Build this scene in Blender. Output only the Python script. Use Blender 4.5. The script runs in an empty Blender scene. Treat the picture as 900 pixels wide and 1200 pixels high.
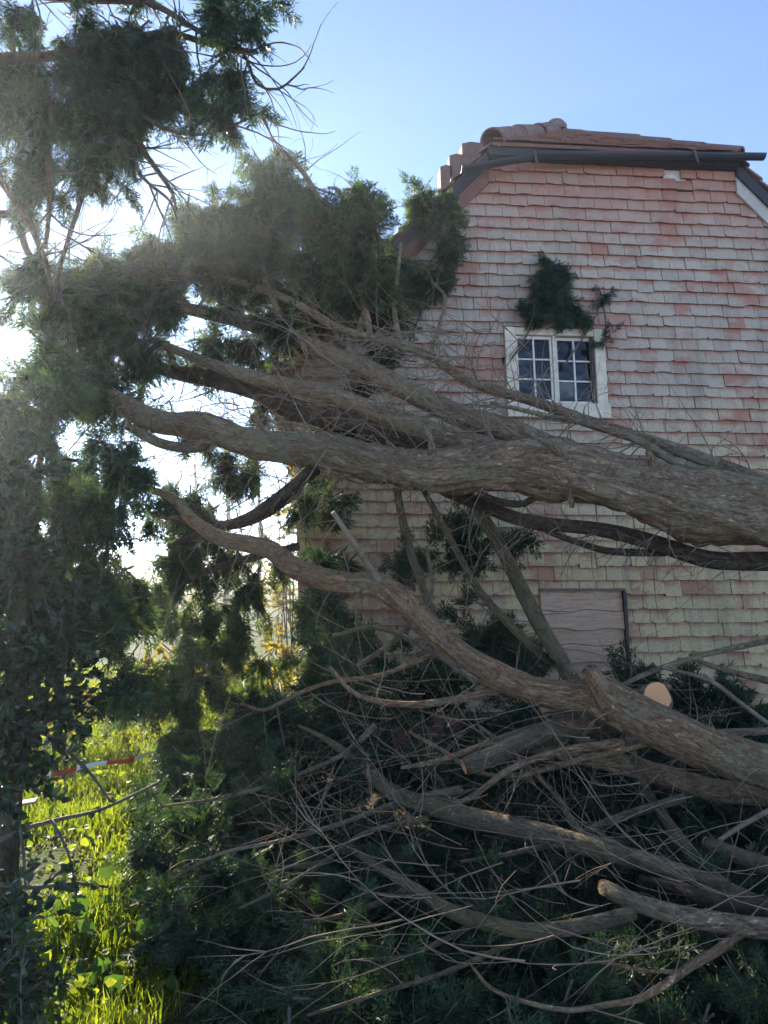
import bpy, math, random
import numpy as np
from mathutils import Vector, Matrix, noise as mnoise

random.seed(7)
RNG = np.random.default_rng(11)
S = bpy.context.scene
COL = S.collection
rad = math.radians

# ------------------------------------------------------------------ camera
F_PX = 902.0                      # focal length in pixels of a 900 px wide frame
PITCH = rad(4.5)
EYE = np.array([0.0, 0.0, 1.6])
cam_d = bpy.data.cameras.new('camera'); cam = bpy.data.objects.new('camera', cam_d); COL.objects.link(cam)
cam.location = EYE; cam.rotation_euler = (rad(90) + PITCH, 0, 0)
cam_d.sensor_fit = 'HORIZONTAL'; cam_d.sensor_width = 36.0; cam_d.lens = 36.0 * F_PX / 900.0
cam_d.clip_start = 0.05; cam_d.clip_end = 3000
S.camera = cam

# ------------------------------------------------------------------ sky, sun, exposure
SUN_AZ, SUN_EL = rad(-28.0), rad(21.0)          # azimuth measured from +Y towards +X
w = bpy.data.worlds.new('World'); S.world = w; w.use_nodes = True
nt = w.node_tree; nt.nodes.clear()
sky = nt.nodes.new('ShaderNodeTexSky'); sky.sky_type = 'NISHITA'; sky.sun_disc = False
sky.sun_elevation = SUN_EL; sky.sun_rotation = SUN_AZ
sky.air_density = 0.3; sky.dust_density = 0.0; sky.ozone_density = 1.2; sky.altitude = 50
bg = nt.nodes.new('ShaderNodeBackground'); bg.inputs['Strength'].default_value = 0.15
wo = nt.nodes.new('ShaderNodeOutputWorld')
nt.links.new(sky.outputs[0], bg.inputs[0]); nt.links.new(bg.outputs[0], wo.inputs[0])
sun_d = bpy.data.lights.new('sun', 'SUN'); sun_d.energy = 4.0; sun_d.angle = rad(0.55); sun_d.color = (1.0, 0.93, 0.82)
sun = bpy.data.objects.new('sun', sun_d); COL.objects.link(sun)
SUNV = Vector((math.sin(SUN_AZ) * math.cos(SUN_EL), math.cos(SUN_AZ) * math.cos(SUN_EL), math.sin(SUN_EL)))
sun.rotation_euler = SUNV.to_track_quat('Z', 'Y').to_euler(); sun.location = SUNV * 60
S.view_settings.view_transform = 'Standard'; S.view_settings.look = 'None'
S.view_settings.gamma = 1.0; S.view_settings.exposure = 2.28; S.view_settings.use_curve_mapping = False
S.view_settings.use_white_balance = True; S.view_settings.white_balance_temperature = 7300   # the camera's own white balance, set for open shade
S.render.engine = 'CYCLES'
S.cycles.max_bounces = 8; S.cycles.diffuse_bounces = 4; S.cycles.transmission_bounces = 4; S.cycles.transparent_max_bounces = 8
S.cycles.use_denoising = True

# ------------------------------------------------------------------ geometry helpers
FW = np.array([0, math.cos(PITCH), math.sin(PITCH)]); UP = np.array([0, -math.sin(PITCH), math.cos(PITCH)])
RT = np.array([1.0, 0, 0])
def P(px, py, d):
    """world point seen at photo pixel (px, py), d metres deep"""
    return EYE + d * (FW + (px - 450) / F_PX * RT - (py - 600) / F_PX * UP)
def project(p):
    q = np.asarray(p) - EYE
    z = q @ FW
    return 450 + F_PX * (q @ RT) / z, 600 - F_PX * (q @ UP) / z, z

# the gable wall: a vertical plane, slightly turned, the old frame leaning a little to one side
WK = 0.085; _l = math.hypot(1, WK)
WE = np.array([1, WK, 0]) / _l; WN = np.array([WK, -1, 0]) / _l; W0 = np.array([0, 7.3, 0.0]); LEAN = 0.034
def H(u, z, n=0.0):
    return W0 + WE * (u - LEAN * z) + WN * n + np.array([0, 0, z])
def UZ(px, py, n=0.0):
    d = FW + (px - 450) / F_PX * RT - (py - 600) / F_PX * UP
    t = (n - (EYE - W0) @ WN) / (d @ WN)
    p = EYE + d * t
    return (p - W0) @ WE + LEAN * p[2], p[2]
def off_wall(pts, gap=0.14):
    """keep points on this side of the gable wall"""
    pts = np.array(pts, float)
    lim = 7.3 + WK * pts[..., 0] - gap
    m = (pts[..., 0] > -1.05 - 0.034 * pts[..., 2]) & (pts[..., 1] > lim)
    pts[..., 1] = np.where(m, lim - 0.03 * ((pts[..., 1] - lim) % 1.0), pts[..., 1])
    return pts

class Buf:
    """collects quads, with optional per-vertex bark coordinate and per-face random value"""
    def __init__(s, k=4): s.v = []; s.q = []; s.b = []; s.r = []; s.n = 0; s.k = k
    def add(s, v, q, b=None, r=None):
        v = np.asarray(v, np.float32); q = np.asarray(q, np.int64)
        s.v.append(v); s.q.append(q + s.n); s.n += len(v)
        s.b.append(np.zeros((len(v), 3), np.float32) if b is None else np.asarray(b, np.float32))
        s.r.append(np.full(len(q), random.random(), np.float32) if r is None else np.asarray(r, np.float32))
    def build(s, name, mat, parent=None, smooth=True, **props):
        if not s.v: return None
        v = np.concatenate(s.v); q = np.concatenate(s.q); b = np.concatenate(s.b); r = np.concatenate(s.r)
        me = bpy.data.meshes.new(name)
        me.vertices.add(len(v)); me.vertices.foreach_set('co', v.ravel())
        me.loops.add(q.size); me.loops.foreach_set('vertex_index', q.ravel().astype(np.int32))
        me.polygons.add(len(q)); me.polygons.foreach_set('loop_start', np.arange(0, q.size, s.k, dtype=np.int32))
        me.polygons.foreach_set('loop_total', np.full(len(q), s.k, np.int32))
        me.polygons.foreach_set('use_smooth', np.full(len(q), smooth, bool))
        a = me.attributes.new('bark', 'FLOAT_VECTOR', 'POINT'); a.data.foreach_set('vector', b.ravel())
        a = me.attributes.new('rnd', 'FLOAT', 'FACE'); a.data.foreach_set('value', r)
        me.update(calc_edges=True)
        return link(name, me, mat, parent, **props)

def link(name, me, mat, parent=None, **props):
    o = bpy.data.objects.new(name, me); COL.objects.link(o)
    if mat is not None and len(me.materials) == 0: me.materials.append(mat)
    if parent is not None: adopt(o, parent)
    for k, v in props.items(): o[k] = v
    return o
def world_loc(o):
    return Vector(o.location)      # adopted objects keep world coordinates
def adopt(o, parent):
    o.parent = parent
    o.matrix_parent_inverse = Matrix.Translation(world_loc(parent)).inverted()
def thing(name, loc, label, cat, group=None):
    o = bpy.data.objects.new(name, None); COL.objects.link(o)
    o.location = Vector(loc); o.empty_display_size = 0.2
    o['label'] = label; o['category'] = cat
    if group: o['group'] = group
    return o
def tag(o, label, cat, group=None):
    o['label'] = label; o['category'] = cat
    if group: o['group'] = group
    return o
def mesh_obj(name, verts, faces, mat, parent=None, smooth=False, **props):
    me = bpy.data.meshes.new(name); me.from_pydata([tuple(map(float, v)) for v in verts], [], faces)
    if smooth: me.polygons.foreach_set('use_smooth', [True] * len(me.polygons))
    me.update()
    return link(name, me, mat, parent, **props)
def hbox(name, u0, u1, z0, z1, n0, n1, mat, parent, bevel=0.004, jit=0.0):
    """a bevelled box in wall coordinates"""
    import bmesh
    bm = bmesh.new()
    vs = [bm.verts.new(H(u + random.uniform(-jit, jit), z + random.uniform(-jit, jit), n)) for n in (n0, n1) for z in (z0, z1) for u in (u0, u1)]
    for f in ((0, 1, 3, 2), (4, 6, 7, 5), (0, 4, 5, 1), (2, 3, 7, 6), (0, 2, 6, 4), (1, 5, 7, 3)): bm.faces.new([vs[i] for i in f])
    bmesh.ops.recalc_face_normals(bm, faces=bm.faces)
    if bevel: bmesh.ops.bevel(bm, geom=bm.edges[:], offset=bevel, segments=1, affect='EDGES')
    me = bpy.data.meshes.new(name); bm.to_mesh(me); bm.free()
    return link(name, me, mat, parent)

def smooth_path(pts, radii, step):
    pts = np.asarray(pts, float); radii = np.asarray(radii, float)
    n = len(pts)
    ext = np.vstack([2 * pts[0] - pts[1], pts, 2 * pts[-1] - pts[-2]])
    out = []; orr = []
    for i in range(n - 1):
        p0, p1, p2, p3 = ext[i:i + 4]
        k = max(2, int(np.linalg.norm(p2 - p1) / step))
        t = np.linspace(0, 1, k, endpoint=False)[:, None]
        out.append(0.5 * ((2 * p1) + (-p0 + p2) * t + (2 * p0 - 5 * p1 + 4 * p2 - p3) * t ** 2 + (-p0 + 3 * p1 - 3 * p2 + p3) * t ** 3))
        tt = t[:, 0]; orr.append(radii[i] * (1 - tt) + radii[i + 1] * tt)
    out.append(pts[-1:]); orr.append(radii[-1:])
    return np.vstack(out), np.concatenate(orr)

def tube(buf, path, r, sides=6, lump=0.0, seed=0.0, close=True, furrow=0.0):
    path = np.asarray(path, float); r = np.asarray(r, float).copy(); m = len(path)
    tg = np.gradient(path, axis=0); tg /= np.linalg.norm(tg, axis=1)[:, None] + 1e-9
    ref = np.array([0, 0, 1.0]) if abs(tg[0][2]) < 0.9 else np.array([1.0, 0, 0])
    nn = np.cross(tg[0], ref); nn /= np.linalg.norm(nn)
    N = [nn]
    for i in range(1, m):
        nn = nn - tg[i] * (nn @ tg[i]); nn /= np.linalg.norm(nn) + 1e-9; N.append(nn)
    N = np.array(N); B = np.cross(tg, N)
    a = np.linspace(0, 2 * math.pi, sides, endpoint=False)
    s = np.concatenate([[0], np.cumsum(np.linalg.norm(np.diff(path, axis=0), axis=1))])
    R = np.repeat(r[:, None], sides, 1)
    if lump > 0:
        for i in range(m):
            for j in range(sides):
                c, d = math.cos(a[j]), math.sin(a[j])
                k = mnoise.noise((c * 1.1 + seed, d * 1.1, s[i] * 2.2)) * lump
                if furrow:
                    k += furrow * 1.3 * (abs(mnoise.noise((c * 4 + seed, d * 4, s[i] * 3.2))) - 0.25)
                    k += furrow * 0.8 * (abs(mnoise.noise((c * 10 + seed, d * 10, s[i] * 9))) - 0.25)
                R[i, j] *= 1 + k
    ring = path[:, None, :] + R[:, :, None] * (np.cos(a)[None, :, None] * N[:, None, :] + np.sin(a)[None, :, None] * B[:, None, :])
    v = ring.reshape(-1, 3)
    bk = np.stack([np.cos(a)[None, :] * r[:, None], np.sin(a)[None, :] * r[:, None], np.repeat(s[:, None], sides, 1) + seed * 3.1], -1).reshape(-1, 3)
    i = np.arange(m - 1)[:, None] * sides; j = np.arange(sides)[None, :]; j2 = (j + 1) % sides
    q = np.stack([i + j, i + j2, i + sides + j2, i + sides + j], -1).reshape(-1, 4)
    if close:   # pinch both ends shut
        k = len(v)
        v = np.vstack([v, path[:1], path[-1:]]); bk = np.vstack([bk, bk[:1], bk[-1:]])
        jj = np.arange(0, sides, 2)
        q0 = np.stack([np.full(len(jj), k), (jj + 2) % sides, (jj + 1) % sides, jj], -1) if sides % 2 == 0 else np.zeros((0, 4), int)
        e = (m - 1) * sides
        q1 = np.stack([np.full(len(jj), k + 1), e + jj, e + (jj + 1) % sides, e + (jj + 2) % sides], -1) if sides % 2 == 0 else np.zeros((0, 4), int)
        q = np.vstack([q, q0, q1])
    buf.add(v, q, bk)

def unit(v): v = np.asarray(v, float); return v / (np.linalg.norm(v) + 1e-9)

def wander(p0, d, L, n, wob, grav, curl=None):
    pts = [np.asarray(p0, float)]; d = unit(d); st = L / (n - 1)
    if curl is None: curl = RNG.normal(0, 0.07, 3)
    for _ in range(n - 1):
        d = unit(d + RNG.normal(0, wob, 3) + curl + np.array([0, 0, -grav]))
        pts.append(pts[-1] + d * st)
    return np.array(pts)

def grow_twigs(buf, path, r, per_m, Lmin, Lmax, grav=0.05, subs=3, along=0.5, t0=0.0, t1=1.0, bias=(0, 0, 0), tips=None, rmul=1.0, wall=True):
    """dead side twigs along a branch, forking once or twice"""
    s = np.concatenate([[0], np.cumsum(np.linalg.norm(np.diff(path, axis=0), axis=1))]); tot = s[-1]
    n = max(1, int(tot * (t1 - t0) * per_m))
    for _ in range(n):
        t = random.uniform(t0, t1) * tot; i = min(len(path) - 2, int(np.searchsorted(s, t)))
        tg = unit(path[i + 1] - path[i])
        side = RNG.normal(0, 1, 3) + np.array(bias); side -= tg * (side @ tg); side = unit(side)
        L = Lmin + (Lmax - Lmin) * random.random() ** 1.8
        d = unit(side + tg * random.uniform(-0.2, 1) * along * 2)
        g = grav * random.uniform(-0.6, 1.6)
        k = 5 + int(L * 9)
        pts = wander(path[i] + side * r[i] * 0.6, d, L, k, 0.09, g)
        if wall: pts = off_wall(pts, 0.1)
        rr = np.linspace(min(0.0085, 0.0022 + L * 0.0055), 0.0011, k) * rmul
        tube(buf, pts, rr, 4, close=False)
        if tips is not None: tips.append((pts[-1], unit(pts[-1] - pts[-2])))
        for _s in range(int(random.random() * (subs + 1) * min(1.4, 0.3 + L))):
            j = random.randint(1, k - 2); dd = unit(unit(pts[j + 1] - pts[j]) + RNG.normal(0, 0.55, 3))
            l2 = L * random.uniform(0.2, 0.55); k2 = 5
            q = wander(pts[j], dd, l2, k2, 0.16, g)
            if wall: q = off_wall(q, 0.09)
            tube(buf, q, np.linspace(rr[j] * 0.75, 0.0009 * rmul, k2), 4, close=False)
            if tips is not None: tips.append((q[-1], unit(q[-1] - q[-2])))

# ------------------------------------------------------------------ foliage (feathery conifer sprays, broad leaves)
def blade(base, d, n, L, wd):
    side = np.cross(d, n); side /= np.linalg.norm(side) + 1e-9
    return [base + d * L * .12 + side * wd / 2, base + d * L, base + d * L * .12 - side * wd / 2]
def spray_template(seed, pairs=6):
    """a flat feathery frond, unit long: side branchlets with scale-leaf blades"""
    r = np.random.default_rng(seed); V = []
    for i in range(pairs):
        t = 0.06 + 0.84 * i / pairs
        for sd in (-1, 1):
            ang = rad(40 + r.uniform(-12, 12)); b = np.array([0, t + r.uniform(-.05, .05), -0.14 * t * t])
            d = unit([sd * math.sin(ang), math.cos(ang), r.uniform(-.3, .1)]); L = 0.5 * (1 - 0.6 * t) * r.uniform(.7, 1.25)
            V += blade(b, d, unit([r.normal(0, .5), r.normal(0, .5), 1]), L, 0.052)
            for q, s2 in ((.2, 1), (.4, -1), (.6, 1)):
                d2 = unit(d + s2 * 0.65 * np.array([d[1], -d[0], r.uniform(-.4, .4)]))
                V += blade(b + d * L * (q + r.uniform(-.1, .1)), d2, unit([r.normal(0, .7), r.normal(0, .7), 1]), L * r.uniform(.45, .7), 0.05)
    V += blade(np.array([0, .55, -.05]), unit([r.normal(0, .1), 1, -.2]), np.array([0, 0, 1.]), 0.5, 0.05)
    return np.array(V)
SPRAYS = [spray_template(k) for k in range(8)]
def put_sprays(buf, org, d, s, seed=0):
    """org (n,3), d (n,3) unit directions, s (n,) lengths"""
    org = np.asarray(org, float); d = np.asarray(d, float); s = np.asarray(s, float)
    d = d / (np.linalg.norm(d, axis=1)[:, None] + 1e-9)
    nr = RNG.normal(0, 1, d.shape); nr -= d * (nr * d).sum(1)[:, None]; nr /= np.linalg.norm(nr, axis=1)[:, None] + 1e-9
    x = np.cross(d, nr)
    which = RNG.integers(0, len(SPRAYS), len(org))
    rv = RNG.random(len(org))
    for k, T in enumerate(SPRAYS):
        m = which == k
        if not m.any(): continue
        v = org[m][:, None, :] + s[m][:, None, None] * (T[None, :, 0:1] * x[m][:, None, :] + T[None, :, 1:2] * d[m][:, None, :] + T[None, :, 2:3] * nr[m][:, None, :])
        nv = v.shape[0] * v.shape[1]
        nq = v.shape[1] // 3
        r = np.repeat(rv[m], nq) + RNG.normal(0, .06, v.shape[0] * nq)
        buf.add(v.reshape(-1, 3), np.arange(nv).reshape(-1, 3), r=np.clip(r, 0, 1))

class Sprays:
    def __init__(s): s.o = []; s.d = []; s.s = []
    def bough(s, pts, n, size, droop=0.35, spread=0.9, start=0.1):
        """sprays along a little bough"""
        k = len(pts)
        t = RNG.uniform(start, 1, n) * (k - 1.001); i = t.astype(int); f = (t - i)[:, None]
        p = pts[i] * (1 - f) + pts[i + 1] * f
        tg = pts[i + 1] - pts[i]; tg /= np.linalg.norm(tg, axis=1)[:, None] + 1e-9
        d = tg + RNG.normal(0, spread * 0.6, (n, 3)); d[:, 2] -= droop
        s.o.append(p); s.d.append(d); s.s.append(size * RNG.uniform(.55, 1.25, n))
    def build(s, name, mat, parent, **props):
        b = Buf(3); put_sprays(b, np.vstack(s.o), np.vstack(s.d), np.concatenate(s.s))
        return b.build(name, mat, parent, smooth=False, **props)

def clump(sp, tw, cx, cy, rx, ry, d, rz=None, n=20, size=0.17, droop=0.35, per=14, blen=0.45, wall=True, grav=0.14, up=0.1):
    """a clump of boughs filling an ellipsoid given in photo pixels at depth d"""
    c = P(cx, cy, d); k = d / F_PX; R = np.array([rx * k, (rz if rz else 0.5 * (rx + ry) * k), ry * k])
    subs = [unit(RNG.normal(0, 1, 3)) * random.random() ** .4 for _ in range(max(2, int(n / 3)))]
    for _ in range(n):
        sc_ = random.choice(subs); u = unit(RNG.normal(0, 1, 3)); p = c + R * (sc_ * .85 + u * .36 * random.random() ** .5)
        u = unit(u + sc_ * .8)
        dirn = unit(u * 0.8 + np.array([0, 0, up]) + RNG.normal(0, .45, 3))
        L = blen * random.uniform(.5, 1.2)
        pts = wander(p - dirn * L * .45, dirn, L, 6, .1, grav)
        if wall: pts = off_wall(pts, 0.16)
        if tw is not None: tube(tw, pts, np.linspace(.006, .0015, 6), 4, close=False)
        sp.bough(pts, per, size, droop)

def leaf_template(fold=0.25, wd=0.5):
    # a pointed leaf folded along its midrib, 4 quads
    y = [0, .3, .65, 1.0]; hw = [0.02, .5 * wd, .38 * wd, 0.0]
    V = []
    for sd in (-1, 1):
        for i in range(2):
            a, b = i, i + 1
            V += [[0, y[a], -.1 * y[a] ** 2], [sd * hw[a], y[a], fold * hw[a] - .1 * y[a] ** 2], [sd * hw[b], y[b], fold * hw[b] - .1 * y[b] ** 2], [0, y[b], -.1 * y[b] ** 2]]
        V += [[0, y[2], -.1 * y[2] ** 2], [sd * hw[2], y[2], fold * hw[2] - .1 * y[2] ** 2], [0, y[3], -.18], [0, y[3] - .01, -.17]]
    return np.array(V)
LEAF = leaf_template(); LEAFW = leaf_template(.2, .8)
def put_leaves(buf, org, d, s, T=LEAF, upbias=0.6):
    org = np.asarray(org, float); d = np.asarray(d, float); d = d / (np.linalg.norm(d, axis=1)[:, None] + 1e-9)
    nr = RNG.normal(0, .6, d.shape) + np.array([0, -.15, upbias]); nr -= d * (nr * d).sum(1)[:, None]; nr /= np.linalg.norm(nr, axis=1)[:, None] + 1e-9
    x = np.cross(d, nr)
    v = org[:, None, :] + np.asarray(s)[:, None, None] * (T[None, :, 0:1] * x[:, None, :] + T[None, :, 1:2] * d[:, None, :] + T[None, :, 2:3] * nr[:, None, :])
    buf.add(v.reshape(-1, 3), np.arange(v.shape[0] * v.shape[1]).reshape(-1, 4), r=np.repeat(RNG.random(len(org)), T.shape[0] // 4))

# ------------------------------------------------------------------ materials
def mat(name):
    m = bpy.data.materials.new(name); m.use_nodes = True; t = m.node_tree; t.nodes.clear()
    return m, t
class N:
    """tiny node helper"""
    def __init__(s, t): s.t = t
    def n(s, typ, **kw):
        x = s.t.nodes.new('ShaderNode' + typ)
        for k, v in kw.items(): setattr(x, k, v)
        return x
    def set(s, sock, v):
        if isinstance(v, bpy.types.NodeSocket): s.t.links.new(v, sock)
        elif isinstance(v, (tuple, list)) and len(v) == 3 and sock.type == 'RGBA': sock.default_value = (*v, 1)
        else: sock.default_value = v
    def noise(s, vec, scale, detail=4, rough=.6, dist=0.0):
        x = s.n('TexNoise'); x.inputs['Scale'].default_value = scale; x.inputs['Detail'].default_value = detail
        x.inputs['Roughness'].default_value = rough; x.inputs['Distortion'].default_value = dist
        if vec is not None: s.set(x.inputs['Vector'], vec)
        return x.outputs['Fac']
    def ramp(s, f, stops):
        x = s.n('ValToRGB'); s.set(x.inputs[0], f); e = x.color_ramp.elements
        while len(e) < len(stops): e.new(.5)
        for i, (p, c) in enumerate(stops):
            e[i].position = p; e[i].color = (*c, 1) if len(c) == 3 else c
        return x.outputs[0]
    def step(s, f, a, b):
        x = s.n('MapRange'); x.clamp = True; s.set(x.inputs[0], f); x.inputs[1].default_value = a; x.inputs[2].default_value = b
        return x.outputs[0]
    def mix(s, f, a, b, mode='MIX'):
        x = s.n('Mix', data_type='RGBA', blend_type=mode); s.set(x.inputs[0], f); s.set(x.inputs[6], a); s.set(x.inputs[7], b)
        return x.outputs[2]
    def math(s, op, a, b=0.0):
        x = s.n('Math', operation=op); s.set(x.inputs[0], a); s.set(x.inputs[1], b); return x.outputs[0]
    def mapping(s, vec, scale=(1, 1, 1), loc=(0, 0, 0)):
        x = s.n('Mapping'); s.set(x.inputs[0], vec); x.inputs['Scale'].default_value = scale; x.inputs['Location'].default_value = loc
        return x.outputs[0]
    def pos(s): return s.n('NewGeometry').outputs['Position']
    def attr(s, name, out='Vector'): return s.n('Attribute', attribute_name=name).outputs[out]
    def bump(s, h, strength=.5, dist=.01):
        x = s.n('Bump'); x.inputs['Strength'].default_value = strength; x.inputs['Distance'].default_value = dist; s.set(x.inputs['Height'], h)
        return x.outputs[0]
    def out(s, sh):
        o = s.n('OutputMaterial'); s.t.links.new(sh, o.inputs[0])
    def bsdf(s, col, rough=.8, normal=None, spec=.3, metal=0.0):
        x = s.n('BsdfPrincipled'); s.set(x.inputs['Base Color'], col); s.set(x.inputs['Roughness'], rough)
        x.inputs['Specular IOR Level'].default_value = spec; x.inputs['Metallic'].default_value = metal
        if normal is not None: s.set(x.inputs['Normal'], normal)
        return x.outputs[0]

def bark_mat(name, dark, light, moss=0.0, mosscol=(.07, .09, .03), bumpd=.016, sc=1.0):
    m, t = mat(name); k = N(t); b = k.attr('bark')
    v0 = k.mapping(b, (12 * sc, 12 * sc, 2.6 * sc)); v1 = k.mapping(b, (28 * sc, 28 * sc, 9 * sc)); v2 = k.mapping(b, (80 * sc, 80 * sc, 40 * sc))
    n0 = k.noise(v0, 1, 6, .6, 1.4); n1 = k.noise(v1, 1, 7, .68, 1.1); n2 = k.noise(v2, 1, 6, .7, .8)
    cr0 = k.step(k.math('ABSOLUTE', k.math('SUBTRACT', n0, .5)), .005, .05)
    cr1 = k.step(k.math('ABSOLUTE', k.math('SUBTRACT', n1, .5)), 0, .06); cr2 = k.step(k.math('ABSOLUTE', k.math('SUBTRACT', n2, .48)), 0, .07)
    ridge = k.math('ADD', k.math('MULTIPLY', cr0, .4), k.math('ADD', k.math('MULTIPLY', cr1, .35), k.math('MULTIPLY', cr2, .25)))
    n3 = k.noise(k.pos(), 3.2, 4); n4 = k.noise(k.pos(), 26, 4, .7)
    strip = k.mix(k.step(n0, .35, .65), tuple(x * .75 for x in light), light)
    c = k.mix(k.math('POWER', ridge, 1.15), dark, strip)
    c = k.mix(k.math('MULTIPLY', k.step(n2, .47, .36), .65), c, dark)
    c = k.mix(k.math('MULTIPLY', k.step(k.math('ADD', k.math('MULTIPLY', n4, .5), k.math('MULTIPLY', n3, .5)), .5, .6), .55), c, tuple(min(.65, x * 1.35) for x in light))
    if moss:
        c = k.mix(k.math('MULTIPLY', k.step(k.math('ADD', n3, k.math('MULTIPLY', n4, .4)), .62, .85), moss), c, mosscol)
    h = k.math('ADD', k.math('MULTIPLY', ridge, 1.3), k.math('MULTIPLY', n2, .9))
    k.out(k.bsdf(c, .92, k.bump(h, 1.0, bumpd), .12)); return m

def leaf_mat(name, stops, trans=.35, rough=.55, spec=.3, tcol=None, nscale=1.3):
    m, t = mat(name); k = N(t)
    f = k.math('ADD', k.math('MULTIPLY', k.attr('rnd', 'Fac'), .65), k.math('MULTIPLY', k.noise(k.pos(), nscale, 3), .5))
    f = k.math('SUBTRACT', f, .08)
    c = k.ramp(f, stops)
    p = k.bsdf(c, rough, None, spec)
    tr = k.n('BsdfTranslucent')
    k.set(tr.inputs['Color'], k.mix(1.0, c, tcol or (1.6, 1.7, .7), 'MULTIPLY'))
    mx = k.n('MixShader'); mx.inputs[0].default_value = trans
    t.links.new(p, mx.inputs[1]); t.links.new(tr.outputs[0], mx.inputs[2]); k.out(mx.outputs[0]); return m

def tile_mat(name, source):
    """clay tile: red-brown body under grey lichen, green-cream algae low down; source: random per object or per island"""
    m, t = mat(name); k = N(t)
    rnd = k.n('ObjectInfo').outputs['Random'] if source == 'object' else k.n('NewGeometry').outputs['Random Per Island']
    tz = k.attr('tz', 'Fac')
    pos = k.pos(); sep = k.n('SeparateXYZ'); k.set(sep.inputs[0], pos); z = sep.outputs[2]
    body = k.ramp(k.math('FRACT', k.math('MULTIPLY', rnd, 7.31)), [(0, (.38, .125, .085)), (.4, (.41, .155, .105)), (.75, (.42, .19, .135)), (1, (.35, .165, .12))])
    grain = k.noise(pos, 48, 6, .72); patch = k.noise(pos, 5.5, 6, .7, .5); big = k.noise(k.mapping(pos, (1, 1, 1.6)), .7, 3); fine = k.noise(pos, 170, 3, .7)
    zf = k.step(k.math('ADD', z, k.math('MULTIPLY', big, .7)), 6.0, 5.1)       # courses sheltered by the eave stay red
    lich = k.math('ADD', k.math('ADD', k.math('MULTIPLY', patch, 1.25), k.math('MULTIPLY', big, .7)), k.math('ADD', k.math('MULTIPLY', k.math('FRACT', k.math('MULTIPLY', rnd, 3.77)), .14), k.math('MULTIPLY', grain, .6)))
    lich = k.math('SUBTRACT', lich, k.math('MULTIPLY', k.step(tz, .4, .62), .3))   # thinner where the course above shelters it
    lf = k.math('MULTIPLY', k.step(lich, .8, 1.3), k.math('ADD', k.math('MULTIPLY', zf, .72), .2))
    grey = k.ramp(k.math('ADD', k.math('MULTIPLY', grain, .75), k.math('MULTIPLY', rnd, .2)), [(.15, (.3, .25, .2)), (.5, (.45, .385, .295)), (.85, (.6, .525, .415))])
    algae = k.ramp(grain, [(.2, (.42, .32, .14)), (.5, (.63, .485, .25)), (.85, (.74, .6, .34))])
    za = k.math('MULTIPLY', k.step(k.math('ADD', z, k.math('MULTIPLY', big, 1.6)), 4.3, 2.7), k.step(k.math('FRACT', k.math('MULTIPLY', rnd, 11.3)), -.9, .35))
    lic = k.mix(za, grey, algae)
    red = k.noise(k.mapping(pos, (1.6, 1.6, 2.6)), 1, 4, .6)
    lf = k.math('MULTIPLY', lf, k.math('ADD', .35, k.math('MULTIPLY', k.step(k.math('SUBTRACT', red, k.math('MULTIPLY', k.step(k.math('FRACT', k.math('MULTIPLY', rnd, 17.7)), .86, 1.0), .14)), .36, .44), .65)))
    c = k.mix(lf, body, lic)
    c = k.mix(k.math('MULTIPLY', k.step(fine, .58, .72), .28), c, (.2, .15, .12))
    c = k.mix(k.math('MULTIPLY', k.step(k.noise(pos, 21, 4, .7), .6, .72), .3), c, (.62, .56, .47))
    run = k.noise(k.mapping(pos, (7, 7, .55)), 1, 5, .6); run2 = k.noise(k.mapping(pos, (2.2, 2.2, .3)), 1, 3)      # dirt washed down by rain
    c = k.mix(k.math('MULTIPLY', k.step(k.math('ADD', k.math('MULTIPLY', run, .55), k.math('MULTIPLY', run2, .45)), .5, .66), .5), c, (.2, .165, .125))
    h = k.math('ADD', grain, k.math('MULTIPLY', fine, .5))
    k.out(k.bsdf(c, .92, k.bump(h, .6, .005), .15)); return m

def plain_mat(name, c1, c2, scale=12, rough=.8, bump=.3, bd=.004, stretch=(1, 1, 1), spec=.25, metal=0.0):
    m, t = mat(name); k = N(t); p = k.mapping(k.pos(), stretch)
    n = k.noise(p, scale, 6, .65, .3); n2 = k.noise(p, scale * 6, 4, .6)
    f = k.math('ADD', k.math('MULTIPLY', n, .7), k.math('MULTIPLY', n2, .3))
    c = k.mix(k.step(f, .3, .7), c1, c2)
    k.out(k.bsdf(c, rough, k.bump(f, bump, bd), spec, metal)); return m

M = {}
M['bark'] = bark_mat('grey_bark', (.13, .082, .052), (.72, .5, .32), .45, (.33, .28, .15))
M['bark_red'] = bark_mat('reddish_bark', (.18, .085, .046), (.82, .5, .28), .25, (.13, .12, .06))
M['bark_moss'] = bark_mat('mossy_bark', (.1, .074, .048), (.45, .34, .22), .7, (.24, .21, .08))
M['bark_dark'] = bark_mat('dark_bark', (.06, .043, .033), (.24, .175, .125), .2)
M['twig'] = plain_mat('dead_twig', (.07, .05, .034), (.38, .275, .18), 4, .85, .2)
M['twig_dark'] = plain_mat('dark_twig', (.07, .055, .045), (.17, .14, .11), 9, .85, .2)
M['cut'] = None
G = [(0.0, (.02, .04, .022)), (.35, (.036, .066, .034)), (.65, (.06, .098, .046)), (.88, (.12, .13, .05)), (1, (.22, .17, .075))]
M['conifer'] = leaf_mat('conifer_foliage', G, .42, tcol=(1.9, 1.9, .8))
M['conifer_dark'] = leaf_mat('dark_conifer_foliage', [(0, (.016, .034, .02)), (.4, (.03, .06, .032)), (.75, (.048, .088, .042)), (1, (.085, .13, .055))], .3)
M['conifer_olive'] = leaf_mat('olive_conifer_foliage', [(0, (.03, .045, .02)), (.4, (.06, .08, .03)), (.75, (.12, .12, .045)), (1, (.2, .16, .07))], .4)
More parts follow.
